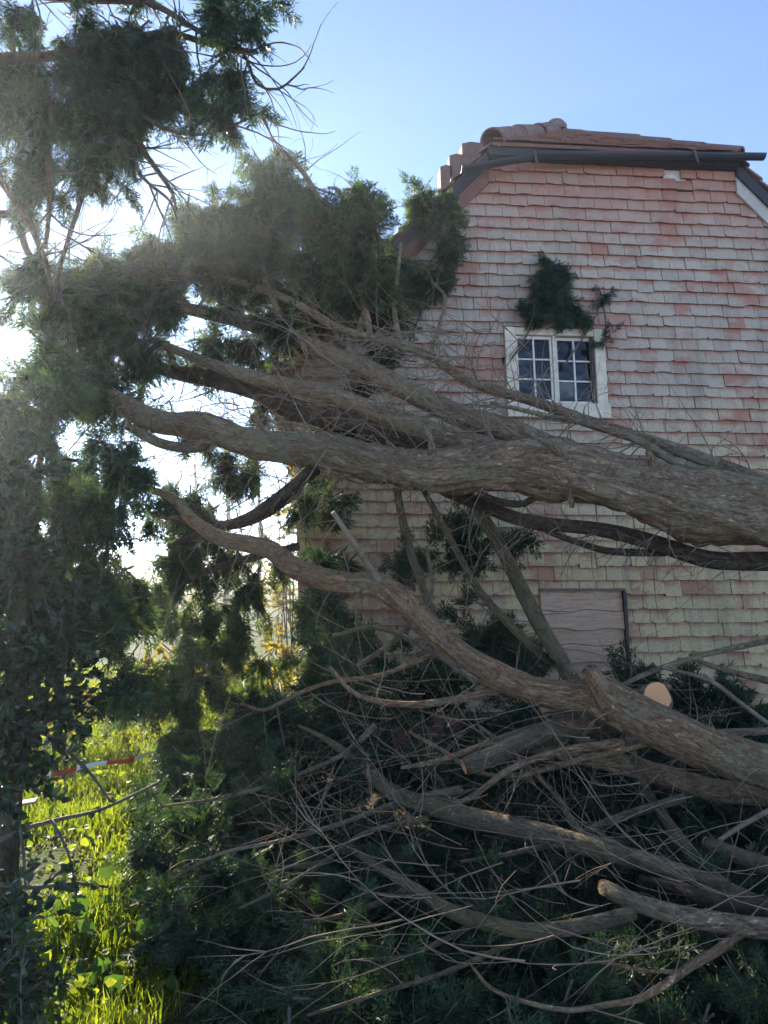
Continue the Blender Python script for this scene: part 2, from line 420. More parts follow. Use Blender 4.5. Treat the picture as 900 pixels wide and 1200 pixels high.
M['broad'] = leaf_mat('glossy_broad_leaf', [(0, (.013, .026, .014)), (.4, (.022, .044, .021)), (.8, (.04, .07, .03)), (1, (.12, .14, .05))], .25, .4, .35)
M['bush'] = leaf_mat('sunlit_bush_leaf', [(0, (.07, .08, .02)), (.4, (.14, .13, .03)), (.8, (.22, .18, .04)), (1, (.28, .21, .07))], .55, .6, .2, (1.9, 1.7, .6))
M['weed'] = leaf_mat('soft_green_leaf', [(0, (.03, .07, .02)), (.5, (.06, .12, .03)), (1, (.12, .18, .05))], .4, .65, .15)
M['grass'] = leaf_mat('grass_blade', [(0, (.1, .085, .035)), (.18, (.07, .1, .02)), (.45, (.13, .17, .022)), (.8, (.2, .21, .035)), (1, (.32, .25, .13))], .55, .55, .2, (1.6, 1.75, .65))
M['litter'] = plain_mat('dead_leaf', (.07, .045, .025), (.2, .13, .07), 30, .85, .2)
M['tile'] = tile_mat('hung_tile_single', 'object'); M['tile_mass'] = tile_mat('hung_tile_mass', 'island')
M['roof_tile'] = plain_mat('roof_tile_clay', (.14, .065, .05), (.28, .14, .105), 9, .9, .5)
M['ridge'] = plain_mat('ridge_tile_clay', (.13, .075, .062), (.27, .165, .135), 14, .9, .5)
M['wall'] = plain_mat('batten_backing', (.05, .04, .035), (.09, .075, .06), 6)
M['brick'] = plain_mat('plinth_brick', (.2, .09, .06), (.32, .17, .12), 14)
M['mortar'] = plain_mat('mortar', (.28, .25, .21), (.38, .34, .29), 20)
M['gutter'] = plain_mat('black_gutter', (.018, .02, .026), (.04, .043, .05), 8, .45, .1)
M['fascia'] = plain_mat('dark_fascia', (.03, .03, .034), (.06, .058, .06), 7, .7, .3, .003, (1, 1, 6))
M['barge'] = plain_mat('weathered_barge', (.36, .32, .27), (.55, .5, .43), 14, .8, .3, .003)
M['felt'] = plain_mat('pale_underlay', (.5, .46, .4), (.7, .66, .58), 22, .9)
M['cream'] = plain_mat('cream_window_paint', (.5, .41, .28), (.85, .74, .56), 11, .6, .35, .003)
M['white_bar'] = plain_mat('white_glazing_paint', (.55, .5, .43), (.82, .78, .7), 18, .5, .2)
def plank_mat():
    m, t = mat('weathered_plank'); k = N(t); p = k.pos(); r = k.n('ObjectInfo').outputs['Random']
    g = k.noise(k.mapping(p, (2.2, 2.2, 30)), 1, 6, .7, 1.2); g2 = k.noise(k.mapping(p, (9, 9, 130)), 1, 4, .6, .5); st = k.noise(p, 4, 4)
    c = k.mix(k.step(g, .3, .7), (.46, .27, .16), (.76, .51, .33)); c = k.mix(k.math('MULTIPLY', k.step(g2, .48, .66), .6), c, (.17, .1, .065))
    c = k.mix(k.math('MULTIPLY', k.step(st, .45, .7), .4), c, (.55, .39, .29)); c = k.mix(k.math('MULTIPLY', r, .4), c, (.52, .32, .2))
    k.out(k.bsdf(c, .88, k.bump(k.math('ADD', g, g2), .5, .006), .15)); return m
M['plank'] = plank_mat()
M['frame_dark'] = plain_mat('dark_window_trim', (.05, .04, .04), (.12, .09, .08), 16, .7)
M['frame_brown'] = plain_mat('brown_window_trim', (.17, .1, .07), (.3, .19, .14), 16, .7)
M['red'] = plain_mat('tape_red', (.55, .04, .02), (.65, .07, .03), 8, .4, .1); M['white'] = plain_mat('tape_white', (.75, .73, .7), (.85, .83, .8), 8, .4, .1)
M['stone'] = plain_mat('field_stone', (.2, .16, .12), (.34, .28, .22), 18, .9)
M['board'] = plain_mat('bleached_board', (.16, .145, .12), (.3, .27, .23), 8, .8, .3, .003, (1, 8, 1))

def glass_mat():
    m, t = mat('dark_old_glass'); k = N(t)
    n = k.noise(k.pos(), 3.5, 2)
    k.out(k.bsdf((.008, .01, .014), .08, k.bump(n, .6, .05), .35)); return m
M['glass'] = glass_mat()
def cut_mat():
    m, t = mat('fresh_cut_wood'); k = N(t); b = k.attr('bark')
    ln = k.n('VectorMath', operation='LENGTH'); k.set(ln.inputs[0], b)
    ring = k.math('SINE', k.math('MULTIPLY', k.math('ADD', ln.outputs['Value'], k.math('MULTIPLY', k.noise(b, 9, 3), .02)), 520))
    c = k.mix(k.step(ring, -1, 1), (.62, .26, .1), (.78, .38, .17))
    c = k.mix(k.math('MULTIPLY', k.noise(k.pos(), 30, 4), .5), c, (.8, .46, .24))
    k.out(k.bsdf(c, .8, k.bump(k.noise(k.pos(), 160, 3), .3, .002), .2)); return m
M['cut'] = cut_mat()
def ground_mat():
    m, t = mat('soil_and_litter'); k = N(t); p = k.pos()
    n = k.noise(p, .45, 5, .6); n2 = k.noise(p, 7, 6, .7); n3 = k.noise(p, 45, 5, .7)
    soil = k.mix(k.step(n2, .3, .7), (.04, .028, .018), (.11, .08, .05)); soil = k.mix(k.math('MULTIPLY', k.step(n3, .55, .7), .5), soil, (.17, .12, .07))
    grass = k.mix(k.step(n2, .3, .7), (.035, .06, .014), (.08, .11, .03))
    sep = k.n('SeparateXYZ'); k.set(sep.inputs[0], p)
    left = k.math('ADD', k.step(k.math('ADD', sep.outputs[0], k.math('MULTIPLY', n, 1.4)), .1, -.9), k.step(sep.outputs[1], 10, 16))
    c = k.mix(k.math('MINIMUM', left, 1.0), soil, grass)
    bounce_ground = k.step(k.math('ADD', sep.outputs[1], k.math('MULTIPLY', n, 1.0)), 2.3, 1.5)  # unseen pale ground behind the camera, added to bounce sunlight onto the wall
    c = k.mix(bounce_ground, c, k.mix(k.step(n3, .3, .7), (.34, .29, .22), (.5, .44, .35)))
    k.out(k.bsdf(c, .95, k.bump(k.math('ADD', n2, k.math('MULTIPLY', n3, .5)), .8, .05), .1)); return m
M['ground'] = ground_mat()

# ------------------------------------------------------------------ ground
def gz(x, y):
    a = 0.05 * mnoise.noise((x * .7, y * .7, 3.1)) + 0.02 * mnoise.noise((x * 2.3, y * 2.3, 8.0))
    return a - 0.03
def build_ground():
    xs = np.concatenate([[-900, -300, -100, -50, -30, -20], np.linspace(-14, 12, 131), [20, 40, 100, 300, 900]])
    ys = np.concatenate([[-300, -80, -30, -12, -6], np.linspace(-3, 22, 126), [28, 40, 70, 140, 400, 1500]])
    V = [(x, y, gz(x, y)) for y in ys for x in xs]
    nx = len(xs); F = [(j * nx + i, j * nx + i + 1, (j + 1) * nx + i + 1, (j + 1) * nx + i) for j in range(len(ys) - 1) for i in range(nx - 1)]
    mesh_obj('ground', V, F, M['ground'], smooth=True, kind='structure')
build_ground()

# ------------------------------------------------------------------ the house
house = thing('tile_hung_house', H(0.9, 0, 0), 'old house with a gable end hung in lichen-grey red clay tiles under a half-hipped roof', 'house')
uL = UZ(346, 560)[0]                       # left corner of the wall
# half hip: the eave line and its corners
OV = 0.22
uh0, zh0 = UZ(577, 162, OV); uh1, zh1 = UZ(868, 184, OV)
ZE = 0.5 * (zh0 + zh1); UC = 0.5 * (uh0 + uh1); HW = 0.5 * (uh1 - uh0)
uR = 2 * UC - uL
SL = math.tan(rad(45)); HIPH = HW * SL; HIPD = 1.85
def verge_z(u):                            # height of the roof plane above the wall line at u
    return ZE + SL * (HW - abs(u - UC))
ZWT = UZ(720, 189, 0)[1]                   # top of the hung tiles below the gutter
def wall_top(u): return min(ZWT + 0.05, verge_z(u) - 0.07)
# backing wall: front gable polygon and the sides, one mesh
def build_wall():
    D = 8.0
    us = [uL, uL, UC - HW, UC + HW, uR, uR]; zs = [0, wall_top(uL), ZWT + .05, ZWT + .05, wall_top(uR), 0]
    V = [H(u, z, 0) for u, z in zip(us, zs)] + [H(u, z, -D) for u, z in zip(us, zs)]
    F = [tuple(range(6)), tuple(range(11, 5, -1))] + [(i, i + 6, (i + 1) % 6 + 6, (i + 1) % 6) for i in range(6)]
    return mesh_obj('wall', V, F, M['wall'], house)
wall = build_wall()
plinth_top = 0.3

# openings (u0, u1, z0, z1) in wall coordinates
def rect(px0, py0, px1, py1, n=0.05):
    a = UZ(px0, py0, n); b = UZ(px1, py1, n); return a[0], b[0], b[1], a[1]
_a = UZ(590, 384, .06); _b = UZ(712, 490, .06); WIN = (_a[0], _b[0], _b[1], _a[1])
_a = UZ(632, 692, .05); _b = UZ(736, 800, .05); BRD = (_a[0], _b[0], max(_b[1], .45), _a[1])
_a = UZ(780, 197, .03); _b = UZ(800, 216, .03); GAP = (_a[0], _b[0], _b[1], _a[1])

# --- hung tiles
def tile_variant(seed):
    """unit-wide, 0.19 m tall slab, slightly cambered, ragged lower edge; the front face is a 3 x 2 grid"""
    r = random.Random(seed); xs = [0.0, .34, .67, 1.0]; V = []
    low = [r.uniform(-.002, .002) for _ in xs]
    if seed % 8 == 1: low[0] += .014
    if seed % 9 == 2: low[3] += .018
    if seed % 11 == 3: low[1] += .009; low[2] += .007
    tw = r.uniform(-.004, .004)
    for zi, z in enumerate((0.0, .07, .19)):
        for i, x in enumerate(xs):
            cam_ = .004 * (1 - (2 * x - 1) ** 2) + tw * (x - .5) * 2
            V.append((x, -(.068 - .21 * z + cam_ * (1 - zi * .4)), z + (low[i] if zi == 0 else 0)))
    for i, x in enumerate(xs): V.append((x, -(.068 - .022), low[i] + .002))      # back of the lower edge
    V += [(0, -.012, .19), (1, -.012, .19)]
    F = []
    for zi in range(2):
        for i in range(3): F.append((zi * 4 + i, zi * 4 + i + 1, zi * 4 + i + 5, zi * 4 + i + 4))
    for i in range(3): F.append((12 + i, 12 + i + 1, i + 1, i))
    F += [(0, 4, 16, 12), (4, 8, 16), (5 + 2, 3, 15, 17), (11, 7, 17)]
    return V, F
VAR = [tile_variant(i) for i in range(16)]
VMESH = []
for i, (v, f) in enumerate(VAR):
    me = bpy.data.meshes.new('tile'); me.from_pydata(v, [], f); me.materials.append(M['tile']); me.update(); VMESH.append(me)
    at_ = me.attributes.new('tz', 'FLOAT', 'POINT'); at_.data.foreach_set('value', [q[2] / .19 for q in v])
BASIS = Matrix(((WE[0], -WN[0], 0), (WE[1], -WN[1], 0), (0, 0, 1)))
tiles = []
z = plinth_top; row = 0; TW = 0.168
while z < ZWT:
    g = 0.136 if z < 1.7 else 0.118
    if z + 1.9 * g > ZWT: g = ZWT - z + .001
    ztop = z + g
    wob = random.uniform(0, 6.28); wob2 = random.uniform(.4, 1.0)
    u = uL - (row % 2) * TW * .5
    while u < uR:
        wd = TW + random.uniform(-.006, .006); a, b = u + .002, u + wd - .002; u += wd
        zz = z + .004 * math.sin((a) * wob2 + wob) + random.uniform(-.0025, .0025)
        # clip by corners, verge and openings
        a = max(a, uL); b = min(b, uR)
        for s_ in (-1, 1):
            lim = UC + s_ * (HW + (ZE - .02 - (zz + .1)) / SL)
            if s_ < 0: a = max(a, lim)
            else: b = min(b, lim)
        if b - a < .03: continue
        skip = False
        for (o0, o1, q0, q1) in (WIN, BRD):
            if zz + g > q0 + .02 and zz < q1 - .03:
                if a >= o0 and b <= o1:
                    skip = True
                    if zz < q1 < zz + g - .03: tiles.append((a, b, q1 + .012, zz + g - q1 - .012, row))
                elif a < o0 < b:
                    if zz < q1 < zz + g - .03: tiles.append((o0, b, q1 + .012, zz + g - q1 - .012, row))
                    b = o0 - .002
                elif a < o1 < b:
                    if zz < q1 < zz + g - .03: tiles.append((a, o1, q1 + .012, zz + g - q1 - .012, row))
                    a = o1 + .002
        if a < .5 * (GAP[0] + GAP[1]) < b and zz + g > GAP[2] + .05: skip = True
        if skip or b - a < .025: continue
        top = row_top = g
        tiles.append((a, b, zz, g, row))
    z = ztop; row += 1
def trunk_top(x):  return np.interp(x, [300, 340, 450, 540, 600, 680, 760, 900], [380, 385, 430, 470, 500, 505, 515, 560])
def trunk_low(x):  return np.interp(x, [340, 450, 540, 640, 760, 900], [560, 580, 600, 635, 665, 680])
cand = []
for i, (a, b, zz, g, row) in enumerate(tiles):
    c = H(.5 * (a + b), zz + g * .5, .05); x, y, d = project(c)
    if not (0 < x < 900 and 0 < y < 1200): continue
    area = (b - a) * g / d ** 2
    vis = (x > 548 and y < trunk_top(x) - 4 and not (x < 560 and y < 330) and not (605 < x < 695 and 300 < y < 384)) or (x > 585 and y > trunk_low(x) and y < 800 and (x > 742 or y < 690))
    if vis: cand.append((area, i))
cand.sort(reverse=True); single = {i for _, i in cand[:300]}
mass_v = []; mass_f = []; mass_t = []
rt = random.Random(5)
for i, (a, b, zz, g, row) in enumerate(tiles):
    slip = 0.0; ang = rt.gauss(0, .008); zs = (g + .055) / .19; out = rt.uniform(-.003, .006)
    if a < GAP[1] + .03 and b > GAP[0] - .03 and zz + g > GAP[2] - .1 and zz + g < GAP[3]: zs = (g + .006) / .19
    if rt.random() < .03: ang += rt.choice((-1, 1)) * .035; slip = -.012
    if rt.random() < .02: slip = -.02
    k = rt.randrange(len(VAR)); o = H(a, zz + slip, out)
    Lm = Matrix(((1, 0, -LEAN), (0, 1, 0), (0, 0, 1)))
    Rm = BASIS @ Lm @ Matrix.Rotation(ang, 3, 'Y') @ Matrix.Diagonal((b - a, 1, zs))
    M4 = Rm.to_4x4(); M4.translation = Vector(o)
    if i in single:
        t_ = bpy.data.objects.new('tile', VMESH[k]); COL.objects.link(t_); t_.parent = wall
        # wall mesh carries world coordinates; its own transform is identity in world space
        t_.matrix_parent_inverse = Matrix.Identity(4); t_.matrix_basis = M4
    else:
        n0 = len(mass_v)
        mass_t += [v[2] / .19 for v in VAR[k][0]]; mass_v += [tuple(M4 @ Vector(v)) for v in VAR[k][0]]; mass_f += [tuple(n0 + j for j in f) for f in VAR[k][1]]
_tc = mesh_obj('tile_courses', mass_v, mass_f, M['tile_mass'], wall, kind='stuff')
_tc.data.attributes.new('tz', 'FLOAT', 'POINT').data.foreach_set('value', mass_t)
# bricks of the plinth, mostly hidden by brush
def build_plinth():
    V = []; F = []
    def box(u0, u1, z0, z1, n1):
        n = len(V); j = lambda: random.uniform(-.003, .003)
        for nn in (0.0, n1):
            for zq in (z0, z1):
                for uq in (u0, u1): V.append(H(uq + j(), zq + j(), nn + (j() if nn else 0)))
        F.extend([tuple(n + q for q in f) for f in ((0, 1, 3, 2), (4, 6, 7, 5), (0, 4, 5, 1), (2, 3, 7, 6), (0, 2, 6, 4), (1, 5, 7, 3))])
    zq = -.05; r = 0
    while zq < plinth_top - .02:
        u = uL - .11 * (r % 2)
        while u < uR:
            a, b = max(u + .005, uL), min(u + .22, uR)
            if b - a > .03: box(a, b, zq + .005, zq + .068, .03)
            u += .225
        zq += .075; r += 1
    mesh_obj('brick_plinth', V, F, M['brick'], wall, kind='stuff')
    hbox('mortar_bed', uL, uR, -.1, plinth_top - .01, -.01, .024, M['mortar'], wall, 0)
build_plinth()

# --- the pale patch where a tile has gone
hbox('underlay_patch', GAP[0] - .03, GAP[1] + .03, GAP[2] - .06, GAP[3] + .05, .012, .03, M['felt'], house, .001, .008)['label'] = 'pale underlay showing where a tile is missing'

# --- roof: half hip in front, two main slopes behind, each with lapped tile courses
roof = thing('roof', H(UC, ZE, -1), '', ''); del roof['label']; del roof['category']; adopt(roof, house)
def roof_slope(name, A, B, C, D, courses, parent, tile_w=.17, mtl=None, thick=.016):
    """A-B lower edge, D-C upper edge; lapped tiles built as one piece"""
    A, B, C, D = map(np.asarray, (A, B, C, D)); V = []; F = []; nrm = unit(np.cross(B - A, D - A)); 
    if nrm[2] < 0: nrm = -nrm
    for r in range(courses):
        t0 = r / courses; t1 = (r + 1.35) / courses
        L0, R0 = A + (D - A) * t0, B + (C - B) * t0; L1, R1 = A + (D - A) * min(1, t1), B + (C - B) * min(1, t1)
        wd = np.linalg.norm(R0 - L0); k = max(1, int(wd / tile_w)); off = .5 * (r % 2)
        cuts = [0] + [min(1, max(0, (i + off) / k)) for i in range(0 if off else 1, k)] + [1]
        for i in range(len(cuts) - 1):
            s0, s1 = cuts[i] + .003 / max(wd, .1), cuts[i + 1] - .003 / max(wd, .1)
            if s1 - s0 < .01: continue
            j = random.uniform(-.012, .012); lift = .034 + random.uniform(-.004, .012)
            dn = unit(A - D) * j
            pts = [L0 + (R0 - L0) * s0 + dn, L0 + (R0 - L0) * s1 + dn, L1 + (R1 - L1) * s1, L1 + (R1 - L1) * s0]
            n = len(V)
            V += [pts[0] + nrm * lift, pts[1] + nrm * (lift + random.uniform(-.004, .004)), pts[2] + nrm * .012, pts[3] + nrm * .012,
                  pts[0] + nrm * (lift - thick), pts[1] + nrm * (lift - thick)]
            F += [(n, n + 1, n + 2, n + 3), (n + 4, n + 5, n + 1, n), (n, n + 3, n + 4), (n + 1, n + 5, n + 2)]
    # the board under the tiles
    n = len(V); V += [A, B, C, D, A - nrm * .03, B - nrm * .03, C - nrm * .03, D - nrm * .03]
    F += [(n, n + 1, n + 2, n + 3), (n + 4, n + 7, n + 6, n + 5), (n, n + 4, n + 5, n + 1), (n, n + 3, n + 7, n + 4), (n + 1, n + 5, n + 6, n + 2)]
    return mesh_obj(name, V, F, mtl or M['roof_tile'], parent, kind='stuff')
EO = .3                                     # eaves overhang at the sides
apex = H(UC, ZE + HIPH, OV - HIPD)
hl, hr = H(UC - HW, ZE, OV), H(UC + HW, ZE, OV)
roof_slope('hip_tiles', hl, hr, apex + WE * .03, apex - WE * .03, 11, roof)
for sgn, nm in ((-1, 'main_tiles'), (1, 'main_tiles')):
    ue = UC + sgn * ((uR - uL) / 2 + EO); zeave = ZE + SL * (HW - abs(ue - UC)) 
    VO = .1                                  # verge overhang
    lowf, lowb = H(ue, zeave, VO), H(ue, zeave, -8.2); ridgeb = H(UC, ZE + HIPH, -8.2)
    hipc = H(UC + sgn * HW, ZE, VO)
    # lower part up to the hip corner, then the triangle/upper part to the ridge
    midb = H(UC + sgn * HW, ZE, -8.2)
    if sgn < 0: roof_slope(nm, lowb, lowf, hipc, midb, 14, roof); roof_slope(nm, midb, hipc, apex, ridgeb, 11, roof)
    else: roof_slope(nm, lowf, lowb, midb, hipc, 14, roof); roof_slope(nm, hipc, midb, ridgeb, apex, 11, roof)
# half-round hip and ridge tiles
def half_round(A, B, r0, r1, name='ridge_tile', open_end=False):
    A, B = np.asarray(A), np.asarray(B); ax = unit(B - A); up = unit(np.array([0, 0, 1.]) - ax * ax[2]); sd = np.cross(ax, up)
    V = []; F = []; n = 10
    for (c, r) in ((A, r0), (B, r1)):
        for rr in (r, r - .018):
            for i in range(n + 1):
                a = math.pi * (-.08 + 1.16 * i / n); V.append(c + sd * rr * math.cos(a) + up * (rr * math.sin(a)))
    m = n + 1
    for i in range(n):
        F += [(i, i + 1, 2 * m + i + 1, 2 * m + i), (m + i + 1, m + i, 3 * m + i, 3 * m + i + 1), (i + 1, i, m + i, m + i + 1), (2 * m + i, 2 * m + i + 1, 3 * m + i + 1, 3 * m + i)]
    return mesh_obj(name, V, F, M['ridge'], roof, smooth=False)
def run_of(A, B, r, L, name):
    A, B = np.asarray(A), np.asarray(B); k = max(1, int(np.linalg.norm(B - A) / L))
    for i in range(k):
        j = RNG.normal(0, .008, 3)
        half_round(A + (B - A) * i / k + j, A + (B - A) * (i + 1.12) / k + j, r * 1.06, r * .94, name)
run_of(hl + [0, 0, .0], apex, .12, .38, 'hip_tile'); run_of(hr, apex + [0, 0, -.02], .075, .38, 'hip_tile')
run_of(apex + [0, 0, .01], H(UC, ZE + HIPH + .01, -8.2), .13, .42, 'ridge_tile')
# knob at the ridge end
def knob():
    V = []; F = []; c = apex + np.array([0, -.05, .04]); n = 12
    for k_, (r, h) in enumerate(((.15, -.08), (.14, 0), (.1, .05), (.04, .075))):
        for i in range(n): a = 2 * math.pi * i / n; V.append(c + np.array([r * math.cos(a), r * math.sin(a), h]))
    for k_ in range(3):
        for i in range(n): F.append((k_ * n + i, k_ * n + (i + 1) % n, (k_ + 1) * n + (i + 1) % n, (k_ + 1) * n + i))
    F.append(tuple(3 * n + i for i in range(n)))
    mesh_obj('ridge_end_cap', V, F, M['ridge'], roof, smooth=True)
knob()
# verge tiles standing proud along the left slope
for sgn in (-1, 1):
    L_ = abs((uR - uL) / 2 + EO - HW); k = 17
    for i in range(k):
        t = i / k; u = UC + sgn * (HW + L_ * (1 - t)); z_ = ZE - SL * L_ * (1 - t)
        u2 = UC + sgn * (HW + L_ * (1 - t - 1.25 / k)); z2 = ZE - SL * L_ * (1 - t - 1.25 / k)
        e = random.uniform(-.01, .02)
        V = []
        for (uu, zz, hh) in ((u, z_, .055), (u2, z2, .02)):
            for nn in (.13 + e, -.12):
                for hq in (hh - .018, hh): V.append(H(uu, zz + hq * 1.41, nn))
        mesh_obj('verge_tile', V, [(0, 1, 5, 4), (2, 6, 7, 3), (1, 3, 7, 5), (0, 4, 6, 2), (0, 2, 3, 1), (4, 5, 7, 6)], M['ridge'], roof)
# stepped bonnet tiles below the hip corner (they stand against the sky)
for i, (px, py, wd) in enumerate(((549, 173, 20), (532, 187, 15), (520, 200, 12))):
    n_ = -.2; a = UZ(px - wd / 2, py, n_); b = UZ(px + wd / 2 + 2, py + 3, n_); V = []
    for nn in (n_ + .1, n_ - .1):
        V += [H(a[0], a[1] - .3, nn), H(b[0], b[1] - .2, nn), H(b[0], b[1] + .02, nn), H(.5 * (a[0] + b[0]), a[1] + .012, nn), H(a[0], a[1] - .012, nn)]
    mesh_obj('bonnet_tile', V, [(0, 1, 2, 3, 4), (9, 8, 7, 6, 5)] + [(q, q + 5, (q + 1) % 5 + 5, (q + 1) % 5) for q in range(5)], M['ridge'], roof)
# fascia under the half hip, barge boards, gutter
def hprism(name, pts, n0, n1, mtl, parent):
    k = len(pts); V = [H(u, z, n0) for u, z in pts] + [H(u, z, n1) for u, z in pts]
    return mesh_obj(name, V, [tuple(range(k - 1, -1, -1)), tuple(range(k, 2 * k))] + [(i, (i + 1) % k, (i + 1) % k + k, i + k) for i in range(k)], mtl, parent)
hprism('fascia', [(UC - HW - .03, ZE - .095), (UC + HW + .02, ZE - .095), (UC + HW + .02, ZE - .012), (UC - HW - .03, ZE - .012)], .12, .165, M['fascia'], roof)
hprism('soffit', [(UC - HW - .02, ZE - .1), (UC + HW + .02, ZE - .1), (UC + HW + .02, ZE - .08), (UC - HW - .02, ZE - .08)], -.02, .118, M['fascia'], roof)
for sgn in (-1, 1):
    u1 = UC + sgn * (HW + .02); u2 = UC + sgn * ((uR - uL) / 2 + EO); f = lambda u, off: ZE + SL * (HW - abs(u - UC)) + off
    hprism('barge_board', [(u1, f(u1, -.32)), (u2, f(u2, -.32)), (u2, f(u2, -.15)), (u1, f(u1, -.15))], .06, .085, M['barge'] if sgn > 0 else M['roof_tile'], roof)
    hprism('verge_board', [(u1, f(u1, -.152)), (u2, f(u2, -.152)), (u2, f(u2, -.02)), (u1, f(u1, -.02))], .02, .115, M['fascia'], roof)
def gutter(pts, name, r=.052):
    b = Buf(); V = []; F = []; n = 8; m = n + 1
    pts = [np.asarray(p) for p in pts]
    for p in pts:
        for rr in (r, r - .008):
            for i in range(m):
                a = math.pi * (1 + i / n); V.append(p + WN * rr * math.cos(a) + np.array([0, 0, rr * math.sin(a)]))
    for k in range(len(pts) - 1):
        o = k * 2 * m; o2 = o + 2 * m
        for i in range(n): F += [(o + i, o + i + 1, o2 + i + 1, o2 + i), (o + m + i + 1, o + m + i, o2 + m + i, o2 + m + i + 1)]
        F += [(o, o2, o2 + m, o + m), (o + n, o + m + n, o2 + m + n, o2 + n)]
    e = (len(pts) - 1) * 2 * m
    for i in range(n): F += [(i, m + i, m + i + 1, i + 1), (e + i + 1, e + m + i + 1, e + m + i, e + i)]
    return mesh_obj(name, V, F, M['gutter'], roof, smooth=False)
GN = .24
gp = lambda px, py: H(*UZ(px, py, GN), GN)
gut = gutter([gp(622, 180), gp(720, 180), gp(895, 182)], 'gutter')
gutter([gp(540, 197), gp(585, 189), gp(626, 182)], 'gutter')['label'] = 'sagging broken end length of gutter'
for px in (625, 812):
    a = gp(px, 186); mesh_obj('gutter_bracket', [a + WN * x + WE * y + np.array([0, 0, q]) for q in (-.075, .06) for x in (.055, .067) for y in (-.012 - q * .3, .012 - q * .3)],
        [(0, 1, 3, 2), (4, 6, 7, 5), (0, 4, 5, 1), (2, 3, 7, 6), (0, 2, 6, 4), (1, 5, 7, 3)], M['frame_dark'], gut)

# --- upstairs casement window
def window():
    u0, u1, z0, z1 = WIN; fw = .105
    w_ = thing('window', H(.5 * (u0 + u1), z0, 0), '', ''); del w_['label']; del w_['category']; adopt(w_, house)
    hbox('frame', u0, u0 + fw, z0, z1, 0, .1, M['cream'], w_); hbox('frame', u1 - fw, u1, z0, z1, 0, .104, M['cream'], w_)
    hbox('frame', u0 + fw + .001, u1 - fw - .001, z1 - .075, z1 - .003, 0, .097, M['cream'], w_)
    hbox('sill', u0 - .01, u1 + .015, z0 - .012, z0 + .13, 0, .125, M['cream'], w_)
    a, b = u0 + fw, u1 - fw; c, d = z0 + .13, z1 - .076; mid = .5 * (a + b) - .01
    hbox('mullion', mid - .017, mid + .017, c, d, 0, .088, M['cream'], w_)
    for (s0, s1, nb, st, lo) in ((a + .002, mid - .019, .058, .022, c + .012), (mid + .019, b - .002, .036, .024, c + .002)):
        sash = hbox('sash', s0, s0 + st, lo, d - .002, .004, nb + .012, M['white_bar'], w_, .002)
        hbox('sash_rail', s1 - st, s1, lo, d - .002, .004, nb + .011, M['white_bar'], sash, .002)
        hbox('sash_rail', s0 + st, s1 - st, d - .034, d - .004, .004, nb + .01, M['white_bar'], sash, .002); hbox('sash_rail', s0 + st, s1 - st, lo, lo + .03, .004, nb + .01, M['white_bar'], sash, .002)
        p0, p1 = s0 + st, s1 - st; q0, q1 = lo + .03, d - .034; mu = .5 * (p0 + p1)
        hbox('glazing_bar', mu - .009, mu + .009, q0, q1, .004, nb + .006, M['white_bar'], sash, .002)
        zz = [q0 + (q1 - q0) * i / 3 for i in range(4)]
        for i in (1, 2): 
            hbox('glazing_bar', p0, mu - .012, zz[i] - .008, zz[i] + .008, .004, nb + .004, M['white_bar'], sash, .002); hbox('glazing_bar', mu + .012, p1, zz[i] - .008, zz[i] + .008, .004, nb + .004, M['white_bar'], sash, .002)
        for i in range(3):
            for (x0, x1) in ((p0, mu - .011), (mu + .011, p1)):
                t = random.uniform(-.008, .008); t2 = random.uniform(-.008, .008); n_ = nb - .014
                mesh_obj('pane', [H(x0, zz[i], n_ + t), H(x1, zz[i], n_ + t2), H(x1, zz[i + 1], n_ - t), H(x0, zz[i + 1], n_ - t2), H(x0, zz[i], n_ - .012), H(x1, zz[i], n_ - .012), H(x1, zz[i + 1], n_ - .012), H(x0, zz[i + 1], n_ - .012)],
                         [(0, 1, 2, 3), (7, 6, 5, 4), (0, 4, 5, 1), (1, 5, 6, 2), (2, 6, 7, 3), (3, 7, 4, 0)], M['glass'], w_)
    hbox('side_lining', u1 - fw - .002 - .03, u1 - fw - .004, c, d, .05, .08, M['frame_dark'], w_, .001)
window()
# --- boarded-up opening downstairs: waney planks
def boarded():
    u0, u1, z0, z1 = BRD
    w_ = thing('boarded_window', H(.5 * (u0 + u1), z0, 0), '', ''); del w_['label']; del w_['category']; adopt(w_, house)
    w_['label'] = 'window opening closed with wavy grey-pink planks'
    n = 5; hs = [0, .22, .41, .58, .78, 1.0]; K = 12
    edge = [[(z0 + (z1 - z0) * h) + (0 if i in (0, n) else .012 * math.sin(k * .8 + i * 2.1) + random.uniform(-.003, .003)) for k in range(K + 1)] for i, h in enumerate(hs)]
    for i in range(n):
        V = []; F = []; no = .045 + .02 * (i % 2) + random.uniform(0, .006)
        for k in range(K + 1):
            u = u0 + .012 + (u1 - u0 - .024) * k / K; za, zb = edge[i][k] + .003, edge[i + 1][k] - .003
            V += [H(u, za, no + .006), H(u, zb, no - .006), H(u, za, .01), H(u, zb, .01)]
        for k in range(K):
            o = k * 4; F += [(o, o + 4, o + 5, o + 1), (o + 2, o + 6, o + 4, o), (o + 1, o + 5, o + 7, o + 3)]
        F += [(0, 1, 3, 2), (4 * K, 4 * K + 2, 4 * K + 3, 4 * K + 1)]
        mesh_obj('plank', V, F, M['plank'], w_)
    hbox('head_trim', u0 - .01, u1 + .02, z1 - .002, z1 + .022, .01, .085, M['frame_brown'], w_)
    hbox('side_trim', u1 - .01, u1 + .022, z0, z1 - .003, .01, .09, M['frame_dark'], w_, .003)
    hbox('side_trim', u0 - .012, u0 + .006, z0, z1 - .003, .01, .075, M['frame_brown'], w_, .003)
boarded()

